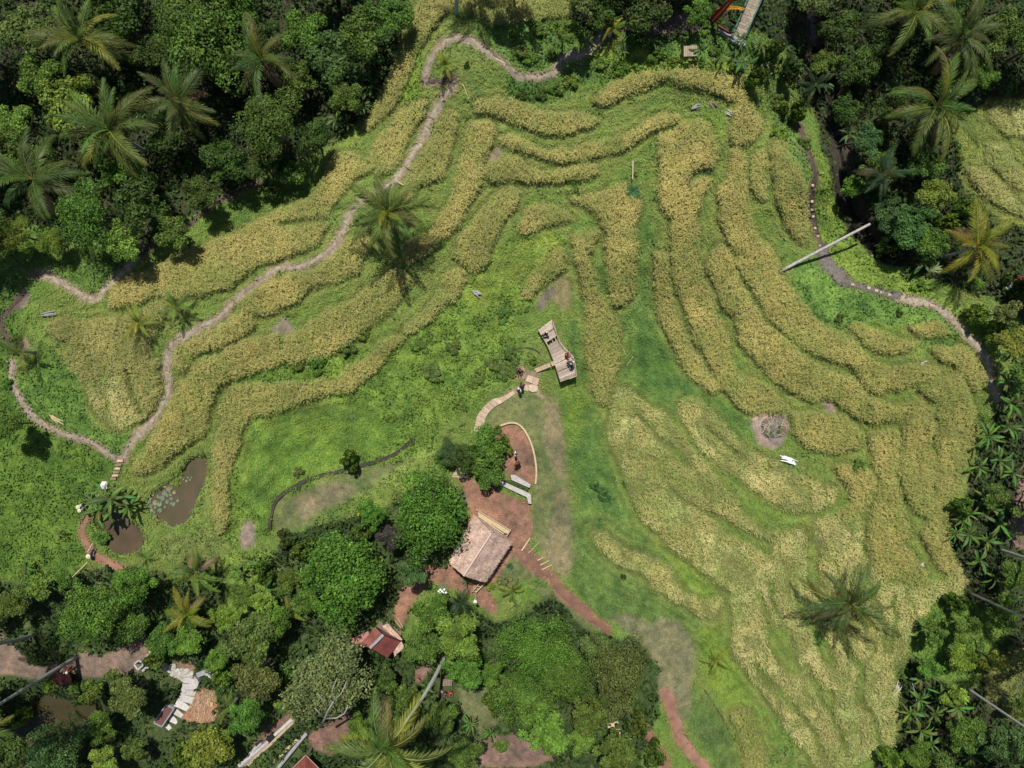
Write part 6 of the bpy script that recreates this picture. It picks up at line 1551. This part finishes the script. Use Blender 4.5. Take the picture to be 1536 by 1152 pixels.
# concrete rail path, bottom left
cr = empty('concrete_channel', G(400, 1110)); K = lambda *p: Z(340, 1040, 9.6, p)
for pts, mat, h in ((K((955,350),(700,585)), M_CONC, .35), (K((690,572),(605,655)), M_DARK, .45), (K((620,665),(190,1030)), M_CONC, .35), (K((600,705),(210,1040)), M_GREYSLAB, .2), (K((510,690),(390,800),(300,930),(190,1020)), M_CONC, .4)):
    for a, b in zip(pts[:-1], pts[1:]):
        A, B = G(*a, h / 2), G(*b, h / 2); m = MB(); m.beam(A, B, .3 if mat is not M_DARK else .5, h); m.build('wall' if mat is not M_DARK else 'cover', mat, cr)
tag(cr, "long straight concrete channel wall near the bottom edge", "channel wall")
wall_line('straw_kerb', K((985,385),(840,520),(640,720),(480,860),(270,1060)), .28, .15, M_BAMBOO, "pale kerb running along the concrete channel wall", "kerb", it=0)
wall_line('straw_kerb', K((1075,610),(920,750),(800,870),(600,1040)), .26, .15, M_BAMBOO, "pale kerb beside the bluish grey log", "kerb", it=0)
bb = empty('black_bench', G(388, 1114)); q = [W(x, y, bb.location.z + .45) for x, y in K((400,735),(490,665),(508,690),(425,768))]
m = MB(); m.prism([(p.x, p.y) for p in q], bb.location.z + .38, bb.location.z + .45); m.build('seat', M_DARK, bb)
for p in q: m = MB(); m.tube([(p.x, p.y, bb.location.z - .1), (p.x, p.y, p.z - .05)], .03, 6); m.build('leg', M_GREYSLAB, bb)
tag(bb, "small black bench standing by the concrete channel wall", "bench")

# wooden steps at the lower left fork
for k, (a, b) in enumerate(((518,897),(511,914),(506,930),(501,946),(497,960),(488,974))):
    x, y = T(0,1,[(a, b)])[0]; t = slab_poly([(x - 4.6, y - 1.6), (x + 4.4, y - 1.8), (x + 4.2, y + 1.4), (x - 4.4, y + 1.6)], M_DRYWOOD if k % 2 else M_SLAB, 'step_board', None, lift=.12)
    tag(t, ["topmost", "second", "third", "fourth", "fifth", "lowest"][k] + " wooden step below the footpath fork above the umbrella", 'step', 'wooden steps below the footpath fork')
# step boards along the winding path
for k, (x, y) in enumerate([(600,275),(612,252),(617,240),(628,216),(640,190),(646,176),(520,335),(351,452),(256,525),(254,560),(226,633),(745,85),(750,92),(300,488)]):
    rs = random.Random(k); d = (5.5, 3.2) if y < 300 else ((5, 1) if y > 500 else (4, 3)); c = G(x - d[0], y - d[1], .09); e_ = G(x + d[0], y + d[1], .09)
    m = MB(); m.beam(c, e_, .1, .07); o = m.build('step_board', M_DRYWOOD if k % 3 else M_BAMBOO); tag(o, None, 'path step', 'wooden step edges set across the winding footpath'); REG.append((o, "step edge on the footpath", x, y))

# ------------------------------------------------------------------ loose things
def driftwood(px, py, L, ang, mat, label, name='dead_wood', n=5):
    c = G(px, py, .12); rs = random.Random(int(px)); m = MB()
    for i in range(n):
        a = ang + rs.uniform(-.35, .35); o = Vector((rs.uniform(-.3, .3), rs.uniform(-.25, .25), rs.uniform(0, .12))); d = Vector((math.cos(a), math.sin(a), 0)) * L * rs.uniform(.35, .55)
        m.tube([tuple(c + o - d), tuple(c + o + Vector((0, 0, .08))), tuple(c + o + d)], [.05, .08, .03], 6)
    o = m.build(name, mat); tag(o, label, 'dead wood'); return o
driftwood(1183,691,1.6,-.45,M_WHITE,"bleached white dead wood on the green gap right of centre",n=9)
driftwood(1092,171,.9,-.5,M_CONC,"small bleached branch under the topmost rice bed",n=4)
driftwood(1043,160,.8,.2,M_GREYSLAB,"grey twigs on the green terrace above the square rice bed",n=5)
driftwood(1070,156,.8,-.9,M_DRYWOOD,"brown twigs beside the small bleached branch",n=4)
driftwood(715,440,.9,-.4,M_GREYSLAB,"grey twigs at the upper rim of the green slope",n=5)
driftwood(84,628,1.4,-.7,M_BAMBOO,"pale brown dry frond lying inside the left path loop",n=4)
driftwood(75,470,1.6,.1,M_GREYSLAB,"grey branch lying near the left edge above the young palm",n=4)
driftwood(1343,1035,1.8,1.2,M_PALEBARK,"pale dead branches at the edge of the banana grove",n=6)
driftwood(1425,910,.6,-.6,M_CONC,"short pale stump on the weedy ground right of the lower palm",n=3)
driftwood(1385,545,.5,.3,M_CONC,"small pale debris in the terrace gap",n=3)
driftwood(735,1058,1.0,.5,M_DRYWOOD,"brown dead leaves lying on the shaded lawn",n=6)
driftwood(805,545,.4,1,M_DRYWOOD,"brown twigs beside the ramp",n=3)
driftwood(180,1018,2.0,.6,M_PALEBARK,"pale curved dead branch above the olive bushes",n=2)
driftwood(1382,847,.4,.1,M_CONC,"tiny white scrap in the green channel of the lower field",n=3)
pole(*T(2,0,[(543,700),(538,785)]), .07, M_SLAB, "pinkish stick standing above the spiky plant", 'stick', 'stick', .4, .9)
pole(*T(2,1,[(500,405),(514,440)]), .05, M_BAMBOO, "upper of two pale sticks in the dark green hollow", 'stick', 'stick')
pole(*T(2,1,[(545,446),(517,488)]), .04, M_BAMBOO, "lower of two pale sticks in the dark green hollow", 'stick', 'stick')
pole(*T(1,0,[(905,365),(935,440)]), .06, M_BAMBOO, "pale stick leaning beside the footpath's upper end", 'stick', 'stick')
pole(*Z(100,690,5.76,[(185,882),(-20,1110)]), .05, M_BAMBOO, "long yellow bamboo pole slanting through weeds near the muddy pond", zb=1.2)
pole(*Z(100,690,5.76,[(190,885),(280,1006)]), .05, M_REDDIRT, "short reddish pole near the muddy pond")
pole(*T(0,2,[(115,360),(155,418)]), .05, M_WHITE, "short white pole in the weeds near the left edge", zb=.8)
pole(*T(3,2,[(655,730),(650,850)]), .05, M_GREYSLAB, "thin upright grey pole at the edge of the banana grove", zb=2)
pole(*T(3,0,[(150,1080),(165,1100)]), .06, M_REDDIRT, "short red brown stake by the fallen log's foot", 'stake')
pole(*Z(100,690,5.76,[(245,712),(226,778)]), .03, M_WHITE, "thin white fishing rod held over the muddy pond", 'rod', 'fishing_rod', .5, 1.0)
# brush heap
bh = empty('brush_heap', G(1160, 642)); c = bh.location; rs = random.Random(3)
m = MB(); m.ball((0, 0, -.35), 1.45, 14, 6, .12, .45); put('earth_mound', m.mesh('earth_mound', M_ASH, True), bh)
for i in range(70):
    a = rs.uniform(0, 6.28); r = 1.2 * math.sqrt(rs.random()); q = Vector((r * math.cos(a), r * math.sin(a) + .1, .22)); b = rs.uniform(0, 6.28); l = rs.uniform(.2, .5)
    m = MB(); m.tube([tuple(q - Vector((math.cos(b), math.sin(b), -.1)) * l), tuple(q + Vector((math.cos(b), math.sin(b), rs.uniform(0, .25))) * l)], [.035, .015], 4)
    put('dry_stalk', m.mesh('dry_stalk', rs.choice((M_PALEBARK, M_BAMBOO, M_DRYWOOD))), bh)
for i in range(5):
    a = rs.uniform(0, 6.28); put('foliage', CROWN_SMALL[i % 3], bh, (.6 * math.cos(a), .6 * math.sin(a), .2), (0, 0, i), (.2, .2, .25), TINT['lush'])
tag(bh, "round heap of dry brush on bare earth among the right terraces", "brush heap")
# straw on the red mound
m = MB()
for i in range(220):
    x, y = Z(180,950,5.76,[(rs.uniform(600,830), rs.uniform(500,760))])[0]; p = G(x, y, .06); b = rs.uniform(0.9, 2.2); l = rs.uniform(.1, .35)
    d = Vector((math.cos(b), math.sin(b), .1)) * l; s = Vector((-d.y, d.x, 0)).normalized() * .015; m.add([p - d - s, p - d + s, p + d + s, p + d - s], [(0, 1, 2, 3)])
tag(m.build('straw_litter', M_BAMBOO), "dry straw scattered over the red earth by the staircase", "straw", None, "stuff")
# lily pads
pads = [(845,220,21),(790,250,15),(845,285,20),(825,330,21),(710,360,18),(765,370,20),(803,380,21),(790,315,13),(805,435,18),(870,360,16),(930,280,14),(900,240,16),(730,395,16),(905,335,14),(925,380,15),(880,250,17),(960,350,12),(745,300,11),(905,375,12),(850,405,10),(735,430,14),(700,410,13),(755,450,13),(820,240,12),(870,305,12),(900,300,11),(725,330,11),(890,275,10),(765,410,12),(690,440,12),(720,470,12),(760,480,11),(985,150,9),(1010,165,9),(1050,150,9),(1035,180,9),(1065,170,8),(1080,150,8)]
n_ = 14; vs = [(0, 0, 0)] + [(math.cos(.25 + (6.28 - .5) * k / (n_ - 1)), math.sin(.25 + (6.28 - .5) * k / (n_ - 1)), .03) for k in range(n_)]
m = MB(); m.add(vs, [(0, k, k + 1) for k in range(1, n_)]); m.add([(x, y, z - .05) for x, y, z in vs], [(0, k + 1, k) for k in range(1, n_)])
PAD = m.mesh('lily_pad', plain("lily_pad_green", (0.17, 0.22, 0.13), (0.12, 0.16, 0.10), 3, rough=.5, objcol=True))
for k, (a, b, r) in enumerate(pads):
    x, y = Z(100,690,5.76,[(a, b)])[0]; p = W(x, y, WATER['b'] + .04 + .004 * (k % 7)); r *= S / 5.76 * 1.15
    o = put('lily_pad', PAD, loc=p, rot=(0, 0, k * 1.3), sc=(r, r, 1), color=(1, 1, 1) if k % 5 else (1.6, 1.1, .9))
    tag(o, "round grey green lily pad floating among others on the pond", 'lily pad', 'lily pads on the pond')
for k, (a, b, r) in enumerate(((930,170,50),(900,130,35),(960,210,30),(985,120,30))):
    x, y = Z(100,690,5.76,[(a, b)])[0]; r_ = r * S / 5.76; p = W(x, y, WATER['b'] + .02)
    o = put('water_plant', CROWN_SMALL[k % 3], loc=p, sc=(r_, r_, .18), color=TINT['lime']); tag(o, None, 'water plant', 'floating green plants on the lily pond'); REG.append((o, "patch of floating leaves", x, y))
# white flowers by the hut, orange flowers
for k, (x0, y0, s_, lst, mat, lb) in enumerate(((650,750,5.76,[(45,790),(60,775),(75,790),(95,775),(110,800),(60,805),(85,800),(360,870),(368,880),(355,880)],M_WHITE,"white blossoms"),(500,900,5.76,[(735,680),(728,672),(742,688)],M_RED,"red blossoms"),(840,0,9.6,[(285,630),(295,640)],M_YELLOW,"orange blossoms"),(380,752,2.88,[(455,55),(453,60)],M_YELLOW,"yellow blossoms"))):
    m = MB(); x, y = x0 + lst[0][0] / s_, y0 + lst[0][1] / s_
    for a, b in lst:
        p = W(x0 + a / s_, y0 + b / s_, float(ground_z(x0 + a / s_, y0 + b / s_)) + (2.6 if k == 0 else 1.0)); m.ball(tuple(p), .13 if k == 0 else .09, 6, 4, .2, .6)
        g_ = gz_world(p.x, p.y); m.tube([(p.x, p.y, g_), tuple(p)], .012, 4)
    o = m.build('flowers', mat); tag(o, f"cluster of {lb} " + ["among shrubs left of the thatched hut", "near the tall palm's foot", "near the shaded top path", "on the shrub above the big leafy tree"][k], 'flowers')

# ------------------------------------------------------------------ people
def human(pose):
    """one skinned figure; returns (mesh, per-vertex bone name) with origin at the feet, facing +x"""
    J = {}; E = []; B = {}
    def j(n, p, r, par=None, bone=None):
        J[n] = (Vector(p), r if isinstance(r, tuple) else (r, r))
        if par: E.append((par, n)); B[(par, n)] = bone or n
    sit = pose == 'sit'; hp = .16 if sit else .92
    lean = .1 if sit else (.06 if pose == 'walk' else 0)
    j('pelvis', (0, 0, hp), (.15, .12)); j('belly', (lean * .3, 0, hp + .2), (.14, .11), 'pelvis', 'torso'); j('chest', (lean, 0, hp + .4), (.17, .12), 'belly', 'torso')
    j('neck', (lean + .01, 0, hp + .56), .055, 'chest', 'neck'); j('skull', (lean + .03, 0, hp + .66), (.085, .095), 'neck', 'head'); j('crown', (lean + .02, 0, hp + .78), (.07, .085), 'skull', 'head')
    j('nose', (lean + .125, 0, hp + .675), .014, 'skull', 'head')
    for s, S_ in ((1, 'l'), (-1, 'r')):
        j('sh' + S_, (lean, s * .19, hp + .5), .065, 'chest', 'sleeve')
        sw = .16 * s if pose == 'walk' else .05
        el = (lean + sw - .03, s * .25, hp + .24) if not sit else (lean + .06, s * .27, hp + .26)
        wr = (lean + sw * 1.6 + .08, s * .24, hp + .02) if not sit else (lean + .3, s * .16, hp + .2)
        j('el' + S_, el, .042, 'sh' + S_, 'sleeve'); j('wr' + S_, wr, .028, 'el' + S_, 'arm')
        w = Vector(wr); d = (w - Vector(el)).normalized()
        j('palm' + S_, w + d * .06, (.034, .02), 'wr' + S_, 'arm')
        for k, (o, l) in enumerate(((-.03, .065), (-.01, .078), (.01, .072), (.03, .055))):
            side = Vector((1, 0, 0)) if abs(d.x) < .7 else Vector((0, 1, 0)); q = w + d * .10 + side * o
            j(f'f{k}{S_}', q, .009, 'palm' + S_, 'arm'); j(f'g{k}{S_}', q + d * l + Vector((0, -s * .02, 0)), .007, f'f{k}{S_}', 'arm')
        j('th' + S_, w + d * .03 + Vector((.035, -s * .015, 0)), .011, 'palm' + S_, 'arm'); j('ti' + S_, w + d * .075 + Vector((.055, -s * .02, 0)), .009, 'th' + S_, 'arm')
        if sit: hipj, kn, an = (.02, s * .1, hp), (.42, s * .16, hp + .12), (.66, s * .14, .08)
        else:
            st = (.22 * -s if pose == 'walk' else .02)
            hipj, kn, an = (0, s * .1, hp - .06), (st * .6 + .03, s * .11, .5), (st - (.05 if pose == 'walk' else 0), s * .11, .09)
        j('hip' + S_, hipj, .085, 'pelvis', 'leg'); j('kn' + S_, kn, .055, 'hip' + S_, 'leg'); j('an' + S_, an, .036, 'kn' + S_, 'leg')
        j('toe' + S_, (an[0] + .17, an[1] + s * .02, an[2] - .05), (.032, .025), 'an' + S_, 'foot')
    names = list(J); me = bpy.data.meshes.new('body'); me.from_pydata([tuple(J[n][0]) for n in names], [(names.index(a), names.index(b)) for a, b in E], [])
    ob = bpy.data.objects.new('tmp', me); COL.objects.link(ob)
    md = ob.modifiers.new('s', 'SKIN'); md.use_smooth_shade = True
    for i, n in enumerate(names):
        sv = me.skin_vertices[0].data[i]; sv.radius = J[n][1]; sv.use_root = (n == 'pelvis')
    md2 = ob.modifiers.new('ss', 'SUBSURF'); md2.levels = 1; md2.render_levels = 1
    dg = bpy.context.evaluated_depsgraph_get(); dg.update()
    out = bpy.data.meshes.new_from_object(ob.evaluated_get(dg)); bpy.data.objects.remove(ob)
    bones = []
    for v in out.vertices:
        best = (1e9, '')
        for (a, b), bn in B.items():
            A, C_ = J[a][0], J[b][0]; d = C_ - A; t = max(0, min(1, (v.co - A).dot(d) / (d.length_squared + 1e-9))); q = (v.co - A - d * t).length - .3 * (J[a][1][0] * (1 - t) + J[b][1][0] * t)
            if q < best[0]: best = (q, bn)
        bones.append(best[1])
    out.materials.clear(); out.materials.append(M_SKIN)
    return out, bones, J['skull'][0], J['crown'][0]
def shell(me, bones, keep, off, mat, name, zmin=None, side=0):
    vid = {}; V = []; F = []
    for p in me.polygons:
        if all(bones[i] in keep and (zmin is None or me.vertices[i].co.z > zmin) and (side == 0 or me.vertices[i].co.y * side > 0) for i in p.vertices):
            f = []
            for i in p.vertices:
                if i not in vid: vid[i] = len(V); V.append(tuple(me.vertices[i].co + me.vertices[i].normal * off))
                f.append(vid[i])
            F.append(tuple(f))
    m = bpy.data.meshes.new(name); m.from_pydata(V, [], F); m.update()
    m.polygons.foreach_set("use_smooth", [True] * len(m.polygons)); m.materials.append(mat); return m
POSE = {}
m = MB(); m.ball((0, 0, 0), .012, 6, 4); EYE = m.mesh('eye', M_DARK)
m = MB(); m.tube([(0, 0, 0), (0, 0, .03), (0, 0, .13)], [.27, .14, .08], 14); HAT = m.mesh('hat', M_STRAW, False)
for p_ in ('stand', 'walk', 'sit'):
    me, bn, sk, cr_ = human(p_)
    POSE[p_] = dict(body=me, shirt=shell(me, bn, {'torso', 'sleeve', 'neck'}, .018, M_CLOTH, 'shirt', None), trousers=shell(me, bn, {'leg'}, .02, M_CLOTH, 'trousers'), shoel=shell(me, bn, {'foot'}, .012, M_DARK, 'shoe', None, 1), shoer=shell(me, bn, {'foot'}, .012, M_DARK, 'shoe', None, -1),
                    hair=shell(me, bn, {'head'}, .014, M_CLOTH, 'hair', sk.z + .035), sk=sk, cr=cr_)
def person(px, py, pose, ang, shirt, trousers, look, hat=None, z=None, hair=(.015, .012, .01)):
    D = POSE[pose]; base = G(px, py) if z is None else W(px, py, z)
    t = empty('person', base, ang); t['category'] = 'person'; t['label'] = look
    put('body', D['body'], t); put('shirt', D['shirt'], t, color=shirt); put('trousers', D['trousers'], t, color=trousers); put('shoe', D['shoel'], t); put('shoe', D['shoer'], t); put('hair', D['hair'], t, color=hair)
    for s in (-1, 1): put('eye', EYE, t, D['sk'] + Vector((.088, s * .032, .015)))
    if hat: put('hat', HAT, t, D['cr'] + Vector((0, 0, .03)), sc=(hat, hat, 1))
    return t
person(822,500,'sit',-2.6,(.7,.7,.7),(.02,.02,.025),"person in a white top sitting at the platform's gap",z=ZD+.02)
person(848.5,534.5,'sit',.8,(.45,.03,.025),(.2,.05,.04),"person in red sitting near the platform's kinked rail",z=ZD+.02)
person(853,542,'sit',-1.3,(.03,.04,.06),(.03,.03,.04),"person in black sitting just below the person in red",z=ZD+.02)
person(857,545,'stand',2.2,(.75,.78,.8),(.1,.1,.12),"person in a white shirt standing at the platform's rail",z=ZD+.02)
person(776,554,'sit',-.6,(.1,.06,.07),(.06,.03,.03),"person in dark clothes sitting on bare earth left of the slabs")
person(780,555,'sit',-1.6,(.05,.03,.035),(.1,.06,.05),"person in brown sitting beside the one in dark clothes")
person(779.5,584,'walk',-2.2,(.75,.75,.8),(.02,.02,.03),"person in a white shirt walking down the slab walkway")
person(783,578,'walk',-2.4,(.02,.02,.025),(.02,.02,.025),"person in black walking behind on the slab walkway")
person(773,679,'stand',0,(.55,.65,.85),(.1,.12,.2),"person in light blue standing beside the courtyard tree")
person(774,694,'stand',-1,(.35,.04,.04),(.03,.03,.05),"person in red below the person in light blue")
person(777,693,'stand',2,(.04,.04,.06),(.1,.05,.05),"person in dark clothes beside the person in red")
person(733,731,'sit',-1.2,(.3,.05,.06),(.05,.03,.04),"person in maroon sitting under the courtyard tree's lower edge")
person(739,729,'sit',-1.8,(.08,.05,.06),(.3,.08,.06),"person in dark purple sitting under the courtyard tree")
person(139,833,'sit',1.2,(.06,.12,.3),(.03,.04,.07),"person in blue with a pale hat sitting by the muddy pond",hat=.9)
person(141,742,'stand',2.5,(.06,.1,.3),(.03,.03,.06),"person in dark blue below the white umbrella")
person(131,757,'stand',2.8,(.75,.75,.75),(.05,.05,.06),"person in white with a pale hat left of the banana plants",hat=.8)
person(133,762,'stand',2.8,(.7,.72,.7),(.2,.2,.2),"person in pale clothes just below the one in white",hat=.7)
person(899,38,'walk',-2.0,(.35,.5,.75),(.05,.08,.25),"person in light blue walking on the shaded top path")
person(904,31,'walk',-2.0,(.04,.04,.05),(.03,.03,.03),"person in black on the shaded top path")
person(662,1033,'sit',-1.6,(.55,.3,.32),(.05,.04,.06),"person in pink sitting beside the tall palm trunk")
person(668,1036,'sit',-1.4,(.03,.03,.05),(.03,.03,.05),"person in black between the pink and red clothed people")
person(676,1035,'sit',-1.4,(.5,.03,.03),(.05,.03,.04),"person in red sitting right of the tall palm trunk")
person(105,1002,'walk',1.2,(.7,.68,.68),(.05,.05,.06),"person in white walking on the brown path at lower left")
person(113,1001,'walk',1.0,(.4,.04,.03),(.1,.05,.05),"person in red on the brown path at lower left",hat=.5)
person(1519,420,'stand',2.5,(.4,.03,.04),(.05,.02,.02),"person in red at the right edge beside the round white parasol")
# parasols
def parasol(px, py, r, h, mat, label, n=8, name='parasol'):
    g = G(px, py); z = g.z + h; c = W(px, py, z); t = empty(name, (c.x, c.y, gz_world(c.x, c.y))); hh = z - t.location.z
    for k in range(n):
        a0, a1 = 2 * math.pi * k / n, 2 * math.pi * (k + 1) / n; m = MB()
        A = Vector((r * math.cos(a0), r * math.sin(a0), hh - .28)); B_ = Vector((r * math.cos(a1), r * math.sin(a1), hh - .28)); Tt = Vector((0, 0, hh)); mm = (A + B_) / 2 * .97; mm.z = hh - .26
        m.add([A, mm, B_, Tt, A - Vector((0, 0, .02)), mm - Vector((0, 0, .02)), B_ - Vector((0, 0, .02)), Tt - Vector((0, 0, .02))], [(0, 1, 3), (1, 2, 3), (4, 7, 5), (5, 7, 6), (0, 4, 5, 1), (1, 5, 6, 2)])
        put('canopy_panel', m.mesh('canopy_panel', mat), t)
    m = MB(); m.tube([(0, 0, 0), (0, 0, hh + .08)], .02, 6); put('pole', m.mesh('pole', M_DRYWOOD), t)
    tag(t, label, 'umbrella'); return t
parasol(154.3,728.3,.46,2.1,M_WHITE,"white umbrella beside the banana plants above the muddy pond",6)
parasol(1517,428,.46,1.9,M_WHITE,"round white parasol at the right edge",12)
# red motorbike like stall in the shade at lower left is a dark red tarpaulin
tb = empty('red_tarpaulin', G(95, 1018)); g0 = tb.location.z; m = MB(); q = [W(x, y, g0 + z_) for x, y, z_ in ((78,1008,1.2),(108,1010,1.5),(108,1026,1.1),(80,1028,.9))]
m.prism([(p.x, p.y) for p in q], [p.z - .03 for p in q], [p.z for p in q]); m.build('sheet', plain("dark_red_tarpaulin", (.05, .012, .01), (.03, .008, .008), 3), tb)
for p in q: m = MB(); m.tube([(p.x, p.y, g0 - .2), (p.x, p.y, p.z - .02)], .03, 6); m.build('post', M_DRYWOOD, tb)
tag(tb, "dark red sheet on posts in shade below the leaning trunk", "tarpaulin")
# wooden seat by the tall palm
ws = empty('wooden_table', G(671, 1024)); g0 = ws.location.z
for k in range(6):
    q = [W(664 + k * 2.4, 1019, g0 + .6), W(666 + k * 2.4, 1019, g0 + .6), W(666 + k * 2.4, 1029, g0 + .6), W(664 + k * 2.4, 1029, g0 + .6)]
    m = MB(); m.prism([(p.x, p.y) for p in q], g0 + .56, g0 + .6); m.build('board', M_DRYWOOD, ws)
for x, y in ((665, 1020), (677, 1020), (665, 1028), (677, 1028)):
    p = W(x, y, g0 + .55); m = MB(); m.tube([(p.x, p.y, g0 - .1), tuple(p)], .03, 6); m.build('leg', M_DRYWOOD, ws)
tag(ws, "low wooden table beside the tall palm's trunk", "table")

# ------------------------------------------------------------------ labels that single each plant out
LM = [("the plank platform",835,525),("the thatched hut",722,820),("the lily pond",255,735),("the muddy pond",182,800),("the stone staircase",275,1040),("the red roofed house",566,962),
      ("the path's top bend",680,60),("the palm over the path",580,320),("the fallen log",1240,370),("the lower right palm",1275,905),("the brush heap",1160,642),("the grey clearing",985,990),
      ("the footbridge",1110,40),("the stepping stones",1315,430),("the tiny board shelter",1035,75),("the oval earth yard",785,680),("the top left corner",0,0),("the top right corner",1536,0),
      ("the bottom right corner",1536,1152),("the bottom left corner",0,1152),("the left edge",0,576),("the right edge",1536,600),("the bottom edge",768,1152)]
used = {}; buckets = {}
for o, look, x, y in REG:
    if o['category'] == 'palm': o['label'] = look; continue
    nm, lx, ly = min(LM, key=lambda l: math.hypot(l[1] - x, l[2] - y))
    dx, dy = x - lx, y - ly
    ns = '' if abs(dy) < .4 * abs(dx) else ('above' if dy < 0 else 'below'); ew = '' if abs(dx) < .4 * abs(dy) else ('left' if dx < 0 else 'right')
    d = {('', 'left'): 'left of', ('', 'right'): 'right of', ('above', ''): 'above', ('below', ''): 'below'}.get((ns, ew), f"{ns} and {ew} of")
    buckets.setdefault((look, nm, d), []).append((math.hypot(dx, dy), o))
ORD = ["nearest", "second nearest", "third nearest", "fourth nearest", "fifth nearest", "sixth nearest", "seventh nearest", "eighth nearest", "ninth nearest"]
for (look, nm, d), lst in buckets.items():
    lst.sort(key=lambda q: q[0])
    for k, (_, o) in enumerate(lst):
        o['label'] = f"{look} {d} {nm}" + (f", {ORD[min(k, 8)]}" if len(lst) > 1 else "")
        if 'group' not in o and o['category'] in ('tree', 'shrub'):
            o['group'] = 'trees around the terraces' if o['category'] == 'tree' else 'shrubs around the terraces'
for o in bpy.data.objects:
    if o.get('category') == 'palm': o['group'] = 'coconut palms around the terraces'
    if o.get('category') == 'person': o['group'] = 'visitors on the terraces'
